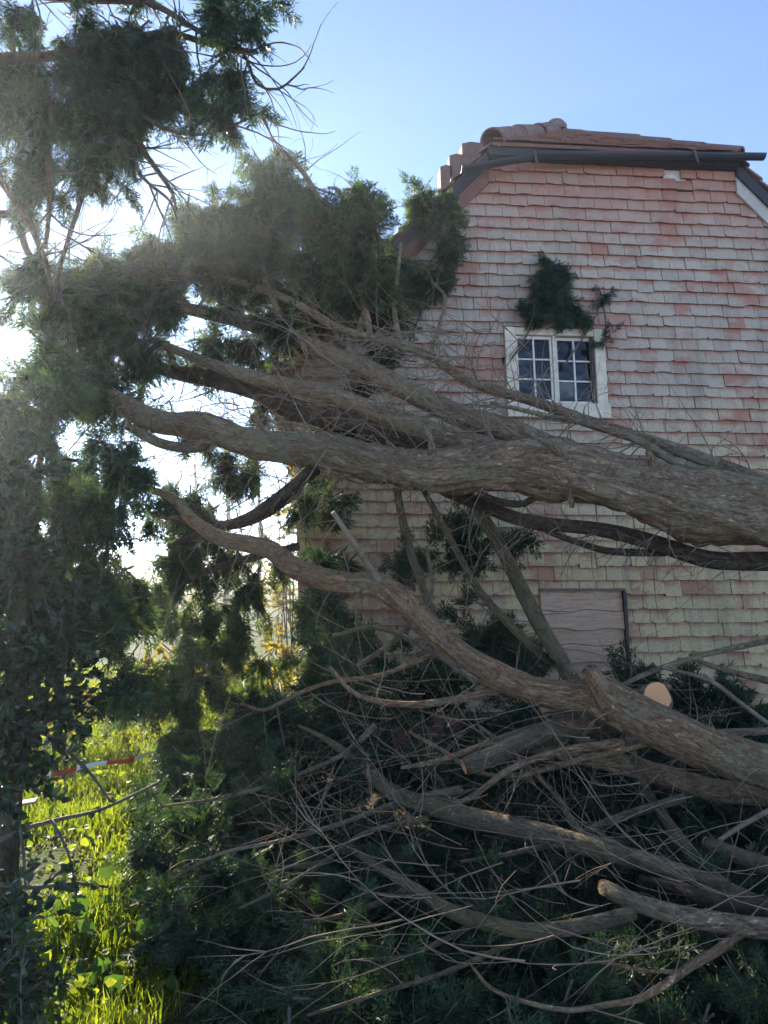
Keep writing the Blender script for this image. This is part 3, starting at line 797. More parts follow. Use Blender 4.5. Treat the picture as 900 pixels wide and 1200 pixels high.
# ------------------------------------------------------------------ branches from photo tracings with their own depth
def clear(px, py, d, h):
    """largest depth up to d at which the point seen at this pixel is h above the ground"""
    dz = FW[2] - (py - 600) / F_PX * UP[2]
    return min(d, (EYE[2] - h) / -dz) if dz < -.02 else d
def branch_path(pts, step=.05, hmin=.03):
    """pts: (px, py, depth, radius in px) -> world path and radii in metres"""
    pts = [(a, b, clear(a, b, d, r * d / F_PX + hmin), r) for a, b, d, r in pts]
    W = np.array([P(a, b, d) for a, b, d, _ in pts]); R = np.array([r * d / F_PX for _, _, d, r in pts])
    return smooth_path(W, R, step)
def limb(name, pts, mtl, parent, sides=12, lump=.12, furrow=.0, step=.05, cuts=(False, False), wall_gap=None, wob=0.0, hmin=.03):
    path, r = branch_path(pts, step, hmin)
    if wob:
        s = np.arange(len(path)) * .35; ph = RNG.uniform(0, 6, 3)
        path = path + wob * np.stack([np.sin(s * 1.0 + ph[0]), np.sin(s * .8 + ph[1]), np.sin(s * 1.3 + ph[2])], 1)
    if wall_gap is not None: path = off_wall(path, wall_gap)
    b = Buf(); tube(b, path, r, sides, lump, random.uniform(0, 50), True, furrow)
    o = b.build(name, mtl, parent)
    for e, c in ((0, cuts[0]), (-1, cuts[1])):
        if c: cut_face(path[e], unit(path[e] - path[e + (1 if e == 0 else -1)]), r[e], o)
    return o, path, r
def cut_face(c, d, r, parent):
    n = 20; ref = np.array([0, 0, 1.]) if abs(d[2]) < .9 else np.array([1., 0, 0]); x = unit(np.cross(d, ref)); y = np.cross(d, x)
    V = [c + d * .012]; bk = [(0, 0, 0)]
    for i in range(n):
        a = 2 * math.pi * i / n; rr = .95 * r * (1.0 + .06 * math.sin(3 * a + 1) + .03 * math.sin(5 * a) - .2 * math.exp(-((a - 2.4) / .4) ** 2))
        V.append(c + d * .008 + rr * (x * math.cos(a) + y * math.sin(a))); bk.append((rr * math.cos(a), rr * math.sin(a), 0))
    o = mesh_obj('cut_face', V, [(0, i + 1, (i + 1) % n + 1) for i in range(n)], M['cut'], parent)
    a = o.data.attributes.new('bark', 'FLOAT_VECTOR', 'POINT'); a.data.foreach_set('vector', np.array(bk, np.float32).ravel())

# ---- upper fallen tree ----------------------------------------------------
TA = thing('fallen_tree', P(1050, 640, 4.3) * np.array([1, 1, 0]), 'huge grey conifer trunk fallen across the house with its feathery crown against the wall corner', 'tree')
A_tr, A_path, A_r = limb('trunk', [(1060, 625, 4.4, 46), (960, 614, 4.5, 42), (900, 605, 4.6, 40), (820, 591, 4.7, 38), (740, 571, 4.8, 35.5), (660, 553, 4.9, 32.5), (600, 546, 5.0, 31), (545, 550, 5.1, 27), (500, 553, 5.2, 24),
    (440, 542, 5.35, 22), (380, 528, 5.5, 20.5), (330, 524, 5.65, 19), (285, 515, 5.8, 17), (235, 500, 5.95, 15), (190, 495, 6.1, 14), (150, 478, 6.2, 12.5), (110, 452, 6.3, 8), (75, 432, 6.5, 4), (50, 420, 6.6, 2)],
    M['bark'], TA, 56, .27, .19, .025)
limb('trunk_base', [(1020, 620.5, 4.44, 44.5), (1060, 625, 4.4, 46.3), (1200, 655, 4.3, 50), (1400, 730, 4.2, 54), (1650, 860, 4.1, 58), (1850, 985, 4.0, 60)], M['bark'], TA, 40, .15, .17, .05)
A_l = []
def A(pts, sides=12, furrow=.05, mtl='bark', **k):
    o, p, r = limb('branch', pts, M[mtl], TA, sides, .14, furrow, .05, wall_gap=.16, **k); A_l.append((p, r)); return p, r
A([(660, 535, 5.05, 19), (605, 508, 5.4, 15), (534, 485, 5.8, 13.5), (481, 459, 6.0, 12.5), (428, 432, 6.2, 11.5), (383, 412, 6.4, 10), (340, 395, 6.6, 9), (280, 375, 6.8, 9), (220, 362, 7.0, 7), (150, 345, 7.3, 4)], 20)
A([(600, 535, 5.1, 16), (570, 525, 5.3, 13), (499, 503, 5.5, 12), (437, 481, 5.7, 11), (383, 461, 5.9, 10), (343, 452, 6.1, 9), (290, 440, 6.3, 8), (230, 420, 6.5, 6), (170, 395, 6.8, 4)], 16)
A([(570, 540, 5.6, 9), (520, 530, 5.9, 12), (470, 515, 6.1, 13), (428, 497, 6.2, 13), (348, 481, 6.4, 13), (308, 460, 6.5, 12), (250, 445, 6.7, 10), (190, 432, 6.9, 8), (120, 405, 7.2, 5)], 16, mtl='bark_dark')
A([(980, 590, 4.5, 12), (900, 566, 4.7, 10), (850, 548, 4.9, 9), (790, 526, 5.1, 8), (730, 507, 5.4, 7.5), (675, 489, 5.7, 7), (625, 470, 5.9, 6.5), (550, 447, 6.1, 6), (510, 421, 6.2, 5.5), (460, 401, 6.3, 5), (400, 386, 6.4, 5), (340, 352, 6.5, 4.5), (280, 330, 6.7, 4), (210, 318, 6.9, 3)], 10)
A([(960, 592, 4.45, 11), (900, 572, 4.55, 9), (860, 560, 4.65, 7), (800, 545, 4.8, 5.5), (745, 515, 5.0, 4.5), (690, 497, 5.2, 4), (640, 487, 5.4, 3.2), (575, 472, 5.6, 2.2)], 8)
# dark limbs slung under the trunk
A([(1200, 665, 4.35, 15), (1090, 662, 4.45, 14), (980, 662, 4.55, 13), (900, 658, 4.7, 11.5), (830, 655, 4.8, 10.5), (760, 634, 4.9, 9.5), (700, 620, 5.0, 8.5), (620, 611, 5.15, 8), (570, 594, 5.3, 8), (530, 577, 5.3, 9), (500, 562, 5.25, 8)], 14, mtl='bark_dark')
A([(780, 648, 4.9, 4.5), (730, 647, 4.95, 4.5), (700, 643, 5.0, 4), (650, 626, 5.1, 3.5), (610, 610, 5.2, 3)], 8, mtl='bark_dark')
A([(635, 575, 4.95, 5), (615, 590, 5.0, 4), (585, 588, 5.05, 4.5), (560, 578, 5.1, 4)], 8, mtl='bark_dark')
A([(540, 560, 5.45, 6), (555, 590, 5.4, 7), (578, 625, 5.5, 7.5), (600, 668, 5.6, 8.5), (622, 712, 5.65, 9), (640, 745, 5.65, 9.5), (672, 800, 5.6, 10)], 12, mtl='bark_moss')
A([(478, 545, 5.55, 3), (505, 590, 5.5, 3.5), (535, 645, 5.6, 4), (560, 690, 5.7, 4.5), (600, 735, 5.7, 5), (645, 778, 5.7, 5)], 8, mtl='bark_moss')
A([(462, 545, 5.65, 4), (470, 600, 5.6, 5), (482, 650, 5.8, 5), (500, 700, 5.9, 5), (520, 760, 5.9, 5)], 8, mtl='bark_moss')
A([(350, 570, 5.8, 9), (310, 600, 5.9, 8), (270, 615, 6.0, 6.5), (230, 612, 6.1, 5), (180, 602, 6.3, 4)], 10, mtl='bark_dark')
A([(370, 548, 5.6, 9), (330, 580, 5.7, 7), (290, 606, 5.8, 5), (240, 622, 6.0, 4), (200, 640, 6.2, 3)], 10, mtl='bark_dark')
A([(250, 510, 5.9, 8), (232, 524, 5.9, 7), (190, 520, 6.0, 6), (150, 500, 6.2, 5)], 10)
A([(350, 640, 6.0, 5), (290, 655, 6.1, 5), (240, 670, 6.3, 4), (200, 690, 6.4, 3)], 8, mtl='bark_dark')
# upright and arching ends over the house corner
for pts in ([(420, 395, 6.5, 5), (435, 340, 6.6, 4.5), (440, 290, 6.6, 4), (436, 250, 6.6, 3.5), (425, 225, 6.6, 2.5), (405, 222, 6.6, 1.5)],
            [(435, 400, 6.4, 4), (425, 350, 6.5, 4), (400, 290, 6.6, 4), (375, 235, 6.7, 3.5), (352, 198, 6.7, 3), (330, 176, 6.7, 2.4), (318, 180, 6.7, 1.5)],
            [(470, 410, 6.3, 4), (462, 360, 6.4, 3), (466, 320, 6.5, 2.5), (470, 285, 6.6, 1.8)],
            [(400, 300, 6.6, 3.5), (403, 260, 6.6, 3), (398, 225, 6.6, 2.5), (385, 220, 6.6, 1.6)],
            [(500, 430, 6.2, 3), (512, 390, 6.3, 2.5), (522, 350, 6.5, 2), (505, 330, 6.6, 1.4)],
            [(360, 410, 6.4, 4), (330, 370, 6.5, 3.5), (312, 330, 6.6, 3), (305, 290, 6.7, 2), (300, 262, 6.8, 1.5)]):
    A(pts, 6, furrow=0)
tw = Buf(); tipsA = []
grow_twigs(tw, A_path, A_r, 9, .15, .6, .05, 3, .5, .12, .8, (0, -.3, .3))
for i, (p, r) in enumerate(A_l):
    dens = 11 if i < 3 else (20 if i in (3, 4, 5, 6) else 10)
    grow_twigs(tw, p, r, dens, .15, .75 if i not in (5, 6) else .55, .04 if i not in (5, 6) else .12, 3, .5, bias=(-.2, -.6, .1 if i not in (5, 6, 7) else -.5))
for t_, dx, dz, L in ((.2, -.5, 1, .12), (.3, .2, -1, .1), (.42, -.4, 1, .2), (.47, -1, .3, .16), (.55, .1, -1, .12), (.63, -.5, 1, .14), (.7, -.3, -1, .1), (.27, -.9, .5, .3)):
    i = int(t_ * len(A_path)); o_ = A_path[i]; d_ = unit([dx, -.55, dz]); R_ = A_r[i]
    pts_ = np.array([o_ + d_ * R_ * .7, o_ + d_ * (R_ + L * .5) + [.01, 0, .01], o_ + d_ * (R_ + L)]); p_, r_ = smooth_path(pts_, np.array([.035, .022, .016]), .02); b_ = Buf(); tube(b_, p_, r_, 10, .25, t_ * 40, True, .2); b_.build('broken_stub', M['bark'], TA)
# the dense tangle in the middle
for _ in range(240):
    p = P(random.uniform(340, 620), random.uniform(385, 575), random.uniform(4.9, 6.3))
    d = unit(np.array([-1 + random.uniform(-.2, .5), random.uniform(-.5, .2), random.uniform(-.45, .75)])); L = random.uniform(.3, 1.2); k = 10
    if random.random() < .25: d = unit(np.array([random.uniform(-.5, .6), random.uniform(-.5, 0), random.uniform(-1, 1)])); L *= .6
    pts = off_wall(wander(p, d, L, k, .1, random.uniform(-.1, .14), RNG.normal(0, .07, 3)), .12)
    tube(tw, pts, np.linspace(random.uniform(.0025, .005), .001, k), 4, close=False)
tw.build('twigs', M['twig'], TA, kind='stuff')
# crown
sp = Sprays(); tw = Buf()
for c in [ # cx, cy, rx, ry, depth, n
    (325, 228, 36, 24, 6.8, 24), (395, 255, 46, 28, 6.7, 34), (250, 258, 36, 30, 7.0, 22), (275, 308, 66, 34, 6.9, 44), (385, 315, 52, 42, 6.7, 44), (185, 300, 46, 28, 7.2, 22),
    (120, 330, 50, 36, 7.0, 28), (60, 355, 50, 40, 6.2, 26), (425, 292, 28, 36, 6.6, 20), (435, 350, 28, 30, 6.6, 14), (190, 350, 62, 30, 7.1, 30), (130, 405, 60, 30, 6.6, 28), (255, 408, 32, 28, 6.9, 16),
    (60, 430, 50, 36, 5.6, 24), (300, 395, 26, 16, 6.8, 6), (160, 465, 44, 24, 6.4, 12), (310, 272, 54, 32, 7.0, 26), (350, 365, 34, 24, 6.7, 14), (225, 236, 14, 12, 7.0, 5), (300, 196, 9, 12, 6.9, 4), (350, 213, 16, 12, 6.8, 6), (460, 300, 10, 26, 6.8, 6)]:
    clump(sp, tw, *c[:5], n=int(c[5] * 1.25), size=.21, per=13, blen=.34, droop=.5, grav=.2)
# hanging curtains under the crown
for c in [(200, 560, 45, 60, 6.6, 14), (120, 540, 50, 50, 5.6, 22), (255, 545, 30, 40, 7.2, 7), (300, 560, 24, 40, 7.4, 4), (240, 480, 36, 24, 7.2, 6), (320, 620, 22, 30, 7.2, 5), (270, 640, 34, 30, 7.0, 8), (310, 460, 20, 24, 7.3, 3), (225, 610, 30, 30, 6.9, 8), (190, 660, 46, 56, 6.5, 20), (240, 720, 60, 50, 6.5, 20), (300, 690, 40, 40, 6.7, 9), (220, 790, 60, 50, 6.2, 22), (310, 790, 50, 50, 6.3, 14),
          (120, 660, 46, 66, 5.4, 22), (270, 860, 80, 40, 5.9, 24), (375, 700, 30, 40, 6.4, 8), (380, 760, 40, 50, 6.2, 12)]:
    clump(sp, tw, *c[:5], n=int(c[5] * 1.25), size=.18, per=18, blen=.45, droop=.8, grav=.35)
for _ in range(230):       # bare hanging twigs between the clumps
    p = P(random.uniform(60, 350), random.uniform(310, 640), random.uniform(6.1, 7.2)); L = random.uniform(.3, 1.1); k = 10
    dr = unit([random.uniform(-1, .7), random.uniform(-.4, .4), random.uniform(-.9, .6)]); pts = wander(p, dr, L, k, .08, random.uniform(-.05, .14)); tube(tw, pts, np.linspace(random.uniform(.003, .007), .0012, k), 4, close=False)
    for _j in range(2):
        j = random.randint(2, 7); q = wander(pts[j], unit(pts[j + 1] - pts[j]) + RNG.normal(0, .5, 3), L * .4, 6, .1, .05); tube(tw, q, np.linspace(.003, .001, 6), 4, close=False)
tw.build('crown_twigs', M['twig_dark'], TA, kind='stuff')
sp.build('crown', M['conifer'], TA, kind='stuff')
# green sprays by the wall under the trunk
sp = Sprays()
for c in [(390, 500, 50, 30, 6.7, 16), (450, 525, 40, 24, 6.6, 8), (372, 590, 24, 34, 6.5, 12), (385, 660, 30, 40, 6.4, 12), (400, 730, 34, 34, 6.2, 14), (450, 770, 36, 24, 6.2, 10), (420, 420, 40, 26, 6.8, 12), (548, 640, 42, 32, 6.4, 16), (590, 630, 22, 16, 6.4, 5), (510, 660, 30, 40, 6.5, 10)]:
    clump(sp, None, *c[:5], n=c[5], size=.17, per=15, blen=.35, droop=.3)
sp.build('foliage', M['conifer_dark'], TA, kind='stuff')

# ---- lower fallen tree ----------------------------------------------------
TB = thing('fallen_tree', P(1000, 925, 3.7) * np.array([1, 1, 0]), 'reddish-brown curving trunk lying lower down in front of the boarded window', 'tree')
B_tr, B_path, B_r = limb('trunk', [(1060, 945, 3.7, 29), (960, 918, 3.8, 27), (900, 900, 3.9, 26), (850, 884, 4.0, 25), (800, 866, 4.1, 25), (750, 842, 4.2, 24), (705, 818, 4.3, 22), (672, 815, 4.35, 18), (640, 812, 4.4, 16), (600, 800, 4.5, 15.5), (550, 773, 4.6, 15.5),
    (505, 737, 4.7, 15), (470, 703, 4.8, 14.5), (440, 686, 4.9, 13.5), (400, 683, 5.0, 12.5), (350, 669, 5.15, 12), (310, 642, 5.3, 11), (262, 632, 5.5, 9), (228, 612, 5.6, 7.5), (203, 584, 5.8, 5.5), (170, 572, 6.0, 4)], M['bark_red'], TB, 44, .18, .15, .025)
limb('trunk_base', [(1020, 934, 3.74, 28), (1060, 945, 3.7, 29.3), (1250, 1000, 3.7, 31), (1480, 1045, 3.75, 32)], M['bark_red'], TB, 32, .15, .15, .05)
B_l = []
def Bm(pts, sides=10, mtl='bark_red', wob=.0, furrow=.04, name='branch', cuts=(False, False)):
    o, p, r = limb(name, pts, M[mtl], TB, sides, .14, furrow, .05, cuts, wob=wob, wall_gap=.16); B_l.append((p, r)); return p, r
Bm([(720, 832, 4.25, 20), (703, 806, 4.22, 13), (690, 784, 4.2, 9)], 14, name='broken_stub')
Bm([(447, 686, 4.85, 4.5), (420, 645, 4.8, 4), (390, 600, 4.75, 3.2)], 8, mtl='twig')
Bm([(600, 805, 4.55, 5), (540, 818, 4.5, 4.5), (480, 826, 4.45, 4), (420, 815, 4.4, 3.2), (386, 782, 4.4, 2.2)], 8)
Bm([(560, 800, 4.4, 4), (500, 760, 4.5, 3.5), (440, 735, 4.6, 3), (390, 745, 4.7, 2)], 8, mtl='bark_moss')
Bm([(520, 760, 4.9, 3), (450, 790, 4.9, 2.8), (385, 800, 4.9, 2.5), (345, 815, 4.85, 2.5), (310, 832, 4.8, 2.2), (282, 824, 4.8, 1.4)], 8)
Bm([(420, 780, 5.0, 3), (470, 745, 5.1, 3), (505, 700, 5.2, 2.6), (500, 640, 5.3, 2)], 8, mtl='bark_moss')
Bm([(690, 850, 4.4, 6), (640, 850, 4.4, 5), (580, 868, 4.3, 4.5), (520, 890, 4.2, 3.5), (470, 900, 4.2, 2)], 8)
Bm([(730, 870, 4.2, 6), (660, 880, 4.15, 5), (600, 900, 4.05, 4), (550, 935, 4.0, 3), (500, 950, 4.0, 2)], 8)
tw = Buf()
grow_twigs(tw, B_path, B_r, 9, .15, .6, .06, 3, .5, .05, .85, (0, -.2, -.2))
for p, r in B_l[1:]: grow_twigs(tw, p, r, 8, .15, .6, .03, 3, bias=(-1.2, -.2, 0), rmul=.7)
for _ in range(110):       # long fine whips sweeping away from the limbs, lying over the pile
    x, y = random.uniform(420, 960), random.uniform(800, 1130); h = random.uniform(.3, .62); d = clear(x, y, random.uniform(3.7, 4.9), h)
    dr = unit([-1, random.uniform(-.45, .25), random.uniform(-.45, .2)]); L = random.uniform(.3, 1.1); k = 11; up = random.uniform(-.12, .08)
    pts = wander(P(x, y, d), dr, L, k, .07, up, RNG.normal(0, .06, 3)); pts[:, 2] = np.maximum(pts[:, 2], .12)
    r0 = random.choice((.0014, .0018, .0022, .0036)); tube(tw, pts, np.linspace(r0, .0007, k), 4, close=False)
    for _j in range(random.choice((1, 2, 3, 4))):
        j = random.randint(2, 9); q = wander(pts[j], unit(pts[j + 1] - pts[j]) + RNG.normal(0, .4, 3), L * random.uniform(.12, .4), 6, .09, up); tube(tw, q, np.linspace(r0 * .7, .0007, 6), 4, close=False)
tw.build('twigs', M['twig'], TB, kind='stuff')
sp = Sprays(); tw = Buf()
for c in [(400, 850, 60, 34, 5.3, 20), (230, 950, 60, 40, 5.2, 22), (330, 930, 70, 40, 5.1, 24), (560, 870, 70, 34, 5.2, 22), (820, 815, 52, 28, 5.9, 22), (740, 790, 34, 18, 6.3, 12), (600, 760, 44, 30, 5.9, 18), (640, 840, 60, 26, 5.4, 18), (870, 850, 46, 26, 5.5, 16),
          (560, 720, 26, 36, 6.2, 10), (520, 812, 60, 26, 5.9, 18), (440, 815, 50, 26, 5.8, 14), (390, 780, 36, 36, 5.5, 10), (330, 850, 54, 36, 5.5, 16), (470, 800, 50, 30, 5.4, 12)]:
    clump(sp, tw, *c[:5], n=c[5], size=.17, per=15, blen=.35, droop=.35, grav=.15)
for py in range(890, 1240, 38):
    for px in range(180, 1130, 50):
        x = px + random.uniform(-25, 25); y = py + random.uniform(-15, 15)
        if (y > 1085 or y < 925) and x < 190: continue
        if y > 1085 and x < 180 + (y - 1085) * 1.4: continue
        right = x > 470 and y < 1110
        h = random.uniform(.04, .26) if right else random.uniform(.03, .2) + (.12 if y < 960 else 0)
        d = clear(x, y, 5.2, h)
        clump(sp, tw, x, y, 44, 26, d, rz=.2, n=8 if right else 10, size=.115, per=18, blen=.34, droop=.35, grav=.1, up=.1)
tw.build('crown_twigs', M['twig_dark'], TB, kind='stuff')
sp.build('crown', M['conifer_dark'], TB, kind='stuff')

# ---- sawn logs and loose limbs in the brush pile ---------------------------
def loose(pts, label, mtl='bark_moss', cuts=(False, False), sides=12, twigs=8, name='fallen_branch', cat='branch', tmin=.15, tmax=.7, forks=(), wob=.0, grav=.05, tm='twig', bias=(0, -.2, .2)):
    t = thing(name, P(pts[0][0], pts[0][1], clear(*pts[0][:3], .36)), label, cat, None)
    o, p, r = limb('stem', pts, M[mtl], t, sides, .14, .05, .04, cuts, wob=wob, wall_gap=.2, hmin=.36)
    b = Buf()
    if twigs: grow_twigs(b, p, r, twigs * .75, tmin, tmax, grav * .5, 3, .5, bias=(bias[0] - 1.1, bias[1], bias[2] - .1), rmul=.52)
    for f in forks:
        o2, p2, r2 = limb('fork', f, M[mtl], t, 8, .1, 0, .05, hmin=.3)
        grow_twigs(b, p2, r2, twigs * .7, tmin, tmax * .7, grav * .5, 2, bias=(-1, 0, 0), rmul=.6)
    b.build('twigs', M[tm], t, kind='stuff'); return t
loose([(690, 848, 4.95, 18), (730, 834, 4.7, 20), (770, 818, 4.35, 19)], 'sawn log with a fresh pale orange cut face', 'bark', (False, True), 20, 0, 'sawn_log', 'log')
loose([(545, 898, 4.15, 10), (580, 884, 4.2, 12), (630, 862, 4.35, 14), (690, 846, 4.55, 14)], 'short sawn mossy log with its cut end among golden twigs', 'bark_moss', (True, False), 16, 6, 'sawn_log', 'log')
loose([(407, 993, 3.7, 3), (450, 1020, 3.7, 5), (487, 1042, 3.65, 6.5), (527, 1067, 3.6, 8), (560, 1078, 3.6, 9), (610, 1090, 3.6, 9.5), (670, 1087, 3.65, 9), (742, 1070, 3.8, 8)], 'long mossy bough sagging low across the dark brush', 'bark_moss', twigs=9,
      forks=([(560, 1080, 3.6, 4), (520, 1102, 3.5, 3.5), (470, 1122, 3.4, 3), (420, 1125, 3.35, 2)], [(640, 1090, 3.6, 4), (590, 1110, 3.4, 3.5), (520, 1140, 3.25, 3), (440, 1165, 3.1, 2.4), (360, 1190, 3.0, 1.6)], [(410, 994, 3.7, 3), (370, 1012, 3.7, 2.8), (317, 1017, 3.75, 2)], [(480, 1040, 3.65, 4), (440, 1060, 3.6, 3.5), (380, 1078, 3.6, 3), (330, 1080, 3.6, 1.8)]))
loose([(708, 1040, 3.5, 9), (745, 1058, 3.5, 10.5), (800, 1074, 3.5, 11.5), (850, 1082, 3.5, 12), (900, 1088, 3.5, 12), (960, 1092, 3.5, 11)], 'grey-brown cut bough resting above the bottom corner of the brush', 'bark', (True, False), 14, 6)
loose([(350, 850, 5.0, 1.5), (385, 868, 4.9, 3.5), (425, 898, 4.7, 7), (457, 926, 4.55, 9), (500, 943, 4.45, 10), (550, 958, 4.4, 11), (615, 972, 4.35, 12), (690, 992, 4.3, 12), (765, 1012, 4.3, 11), (850, 1040, 4.3, 8), (905, 1062, 4.3, 4)], 'thick mossy limb buried through the middle of the brush pile', 'bark_moss', twigs=10)
loose([(560, 868, 4.6, 2), (640, 880, 4.45, 7), (730, 896, 4.35, 12), (780, 910, 4.3, 13), (840, 926, 4.2, 13), (900, 931, 4.1, 13), (980, 935, 4.0, 13)], 'brown limb lying just beneath the reddish trunk', 'bark_red', twigs=11, bias=(-.5, -.3, -.2))
loose([(740, 880, 4.3, 2), (757, 925, 4.2, 5), (795, 980, 4.0, 7), (830, 1022, 3.9, 8.5), (880, 1062, 3.8, 9)], 'mossy stem slanting down steeply through the brush', 'bark_moss', twigs=9)
loose([(830, 990, 3.9, 9), (865, 1003, 3.85, 10), (900, 1015, 3.8, 11), (960, 1030, 3.8, 11)], 'pale-ended mossy limb poking in from the frame edge', 'bark_moss', (True, False), twigs=6)
loose([(750, 1028, 3.75, 2), (793, 1040, 3.7, 7), (840, 1055, 3.7, 12), (890, 1066, 3.7, 15), (960, 1080, 3.7, 15)], 'dark stout limb lying behind the grey-brown cut bough', 'bark_dark', twigs=5)
loose([(550, 1128, 3.0, 1.6), (575, 1158, 2.95, 2.2), (615, 1174, 2.95, 2.6), (668, 1184, 2.95, 3), (713, 1177, 2.95, 3.6), (748, 1171, 2.95, 4.2), (780, 1153, 2.95, 4.8), (809, 1132, 2.95, 5.2), (841, 1113, 3.0, 5.6), (873, 1089, 3.0, 6), (905, 1065, 3.05, 6.5)], 'long red-brown stem curving up at the bottom corner', 'bark_red', sides=8, twigs=6,
      forks=([(800, 1138, 2.95, 2.5), (760, 1138, 2.95, 2.3), (720, 1130, 2.95, 2), (690, 1126, 2.95, 1.8)],))
loose([(825, 998, 3.4, 2.4), (862, 972, 3.4, 2.8), (905, 948, 3.4, 3.2)], 'straight pale bare stick over the brush', 'twig', sides=6, twigs=2)
loose([(700, 820, 5.0, 2), (735, 800, 5.0, 2.8), (775, 783, 5.0, 3.2), (830, 766, 5.0, 3.4), (905, 750, 5.0, 3.6)], 'thin brown bough rising across the lower tiles', 'bark', sides=7, twigs=6)
loose([(775, 782, 4.9, 2), (830, 797, 4.85, 2.8), (865, 822, 4.8, 3), (905, 852, 4.75, 3.2)], 'pale bent twiggy stick drooping in front of the tiles', 'twig', sides=7, twigs=4)
loose([(810, 772, 5.2, 2.5), (850, 785, 5.15, 3.8), (905, 799, 5.1, 4.5)], 'brown stem under the thin rising bough', 'bark_red', sides=7, twigs=4)
loose([(770, 842, 4.7, 2.5), (820, 857, 4.65, 4), (860, 858, 4.6, 4.5), (920, 856, 4.6, 5)], 'grey stick lying level behind the reddish trunk', 'bark', sides=7, twigs=4)
loose([(480, 858, 4.9, 2), (520, 880, 4.7, 2.5), (560, 905, 4.5, 3), (610, 908, 4.3, 3.2), (680, 890, 4.2, 4), (760, 870, 4.2, 5)], 'slender golden-edged bough weaving above the mossy limb', 'bark_red', sides=7, twigs=14)
loose([(200, 1030, 4.2, 1.5), (260, 1000, 4.2, 2), (330, 985, 4.2, 2.4), (400, 965, 4.2, 3), (470, 940, 4.3, 4), (540, 925, 4.3, 5)], 'long thin bare bough fanning across the dark foliage', 'bark', sides=7, twigs=12)
loose([(190, 945, 4.7, 1.5), (260, 935, 4.7, 2), (330, 915, 4.7, 2.4), (400, 885, 4.8, 3), (440, 850, 4.9, 4)], 'thin bough reaching left over the sunlit gap', 'bark', sides=7, twigs=11)
loose([(280, 1065, 3.9, 1.5), (330, 1040, 3.9, 2), (380, 1010, 3.9, 2.5), (430, 975, 4.0, 3), (500, 960, 4.1, 4)], 'thin forked bough low in the dark foliage', 'bark_moss', sides=7, twigs=12)
loose([(540, 1010, 3.8, 2), (600, 1000, 3.8, 3), (660, 985, 3.8, 4), (720, 960, 3.9, 5), (800, 935, 4.0, 6)], 'twig-laden bough angled up through the brush pile', 'bark_moss', sides=8, twigs=16)
loose([(560, 850, 4.8, 2), (600, 880, 4.6, 3), (650, 930, 4.4, 4), (680, 975, 4.3, 5), (730, 990, 4.2, 5)], 'crooked bough diving into the brush pile', 'bark', sides=8, twigs=16)

# ---- sprigs caught on the house -------------------------------------------
def sprig(label, clumps, stems, size=.12, n=.12, mtl='conifer_dark'):
    c0 = clumps[0]; t = thing('evergreen_sprig', H(*UZ(c0[0], c0[1], n), n), label, 'sprig', 'green sprigs caught on the house')
    sp = Sprays(); b = Buf()
    for s_ in stems:
        W = np.array([H(*UZ(x, y, n + .03), n + .03) for x, y in s_]); p, r = smooth_path(W, np.linspace(.012, .004, len(W)), .04); tube(b, p, r, 6)
    for (cx, cy, rx, ry, k) in clumps:
        d = project(H(*UZ(cx, cy, n), n))[2]
        clump(sp, b, cx, cy, rx, ry, d, rz=.07, n=int(k * 1.15), size=size, per=13, blen=.22, droop=.15, grav=.1)
    b.build('stem', M['twig_dark'], t); sp.build('foliage', M[mtl], t, kind='stuff')
sprig('dark evergreen sprig standing above the upstairs window', [(645, 315, 20, 16, 12), (650, 340, 24, 20, 14), (640, 365, 32, 18, 18), (672, 366, 20, 10, 7), (610, 372, 12, 8, 3)], [[(600, 420), (622, 385), (640, 350), (645, 310)], [(640, 385), (680, 366)]])
sprig('tiny evergreen sprig beside the top corner of the window', [(707, 354, 9, 9, 5), (706, 402, 6, 12, 3)], [[(660, 430), (690, 385), (706, 352)], [(706, 352), (710, 380), (706, 410)]], .09)
sprig('leafy evergreen tuft hanging over the roof edge', [(525, 262, 20, 34, 26), (505, 236, 24, 14, 14), (495, 226, 12, 10, 6), (530, 290, 12, 10, 5)], [[(515, 300), (520, 260), (500, 228)]], .14, .3, 'conifer')
sprig('loose evergreen spray lying against the tiles under the roof edge', [(500, 325, 22, 24, 12), (520, 335, 14, 18, 8), (490, 350, 20, 20, 8)], [[(480, 400), (500, 350), (520, 310)]], .13, .16, 'conifer')

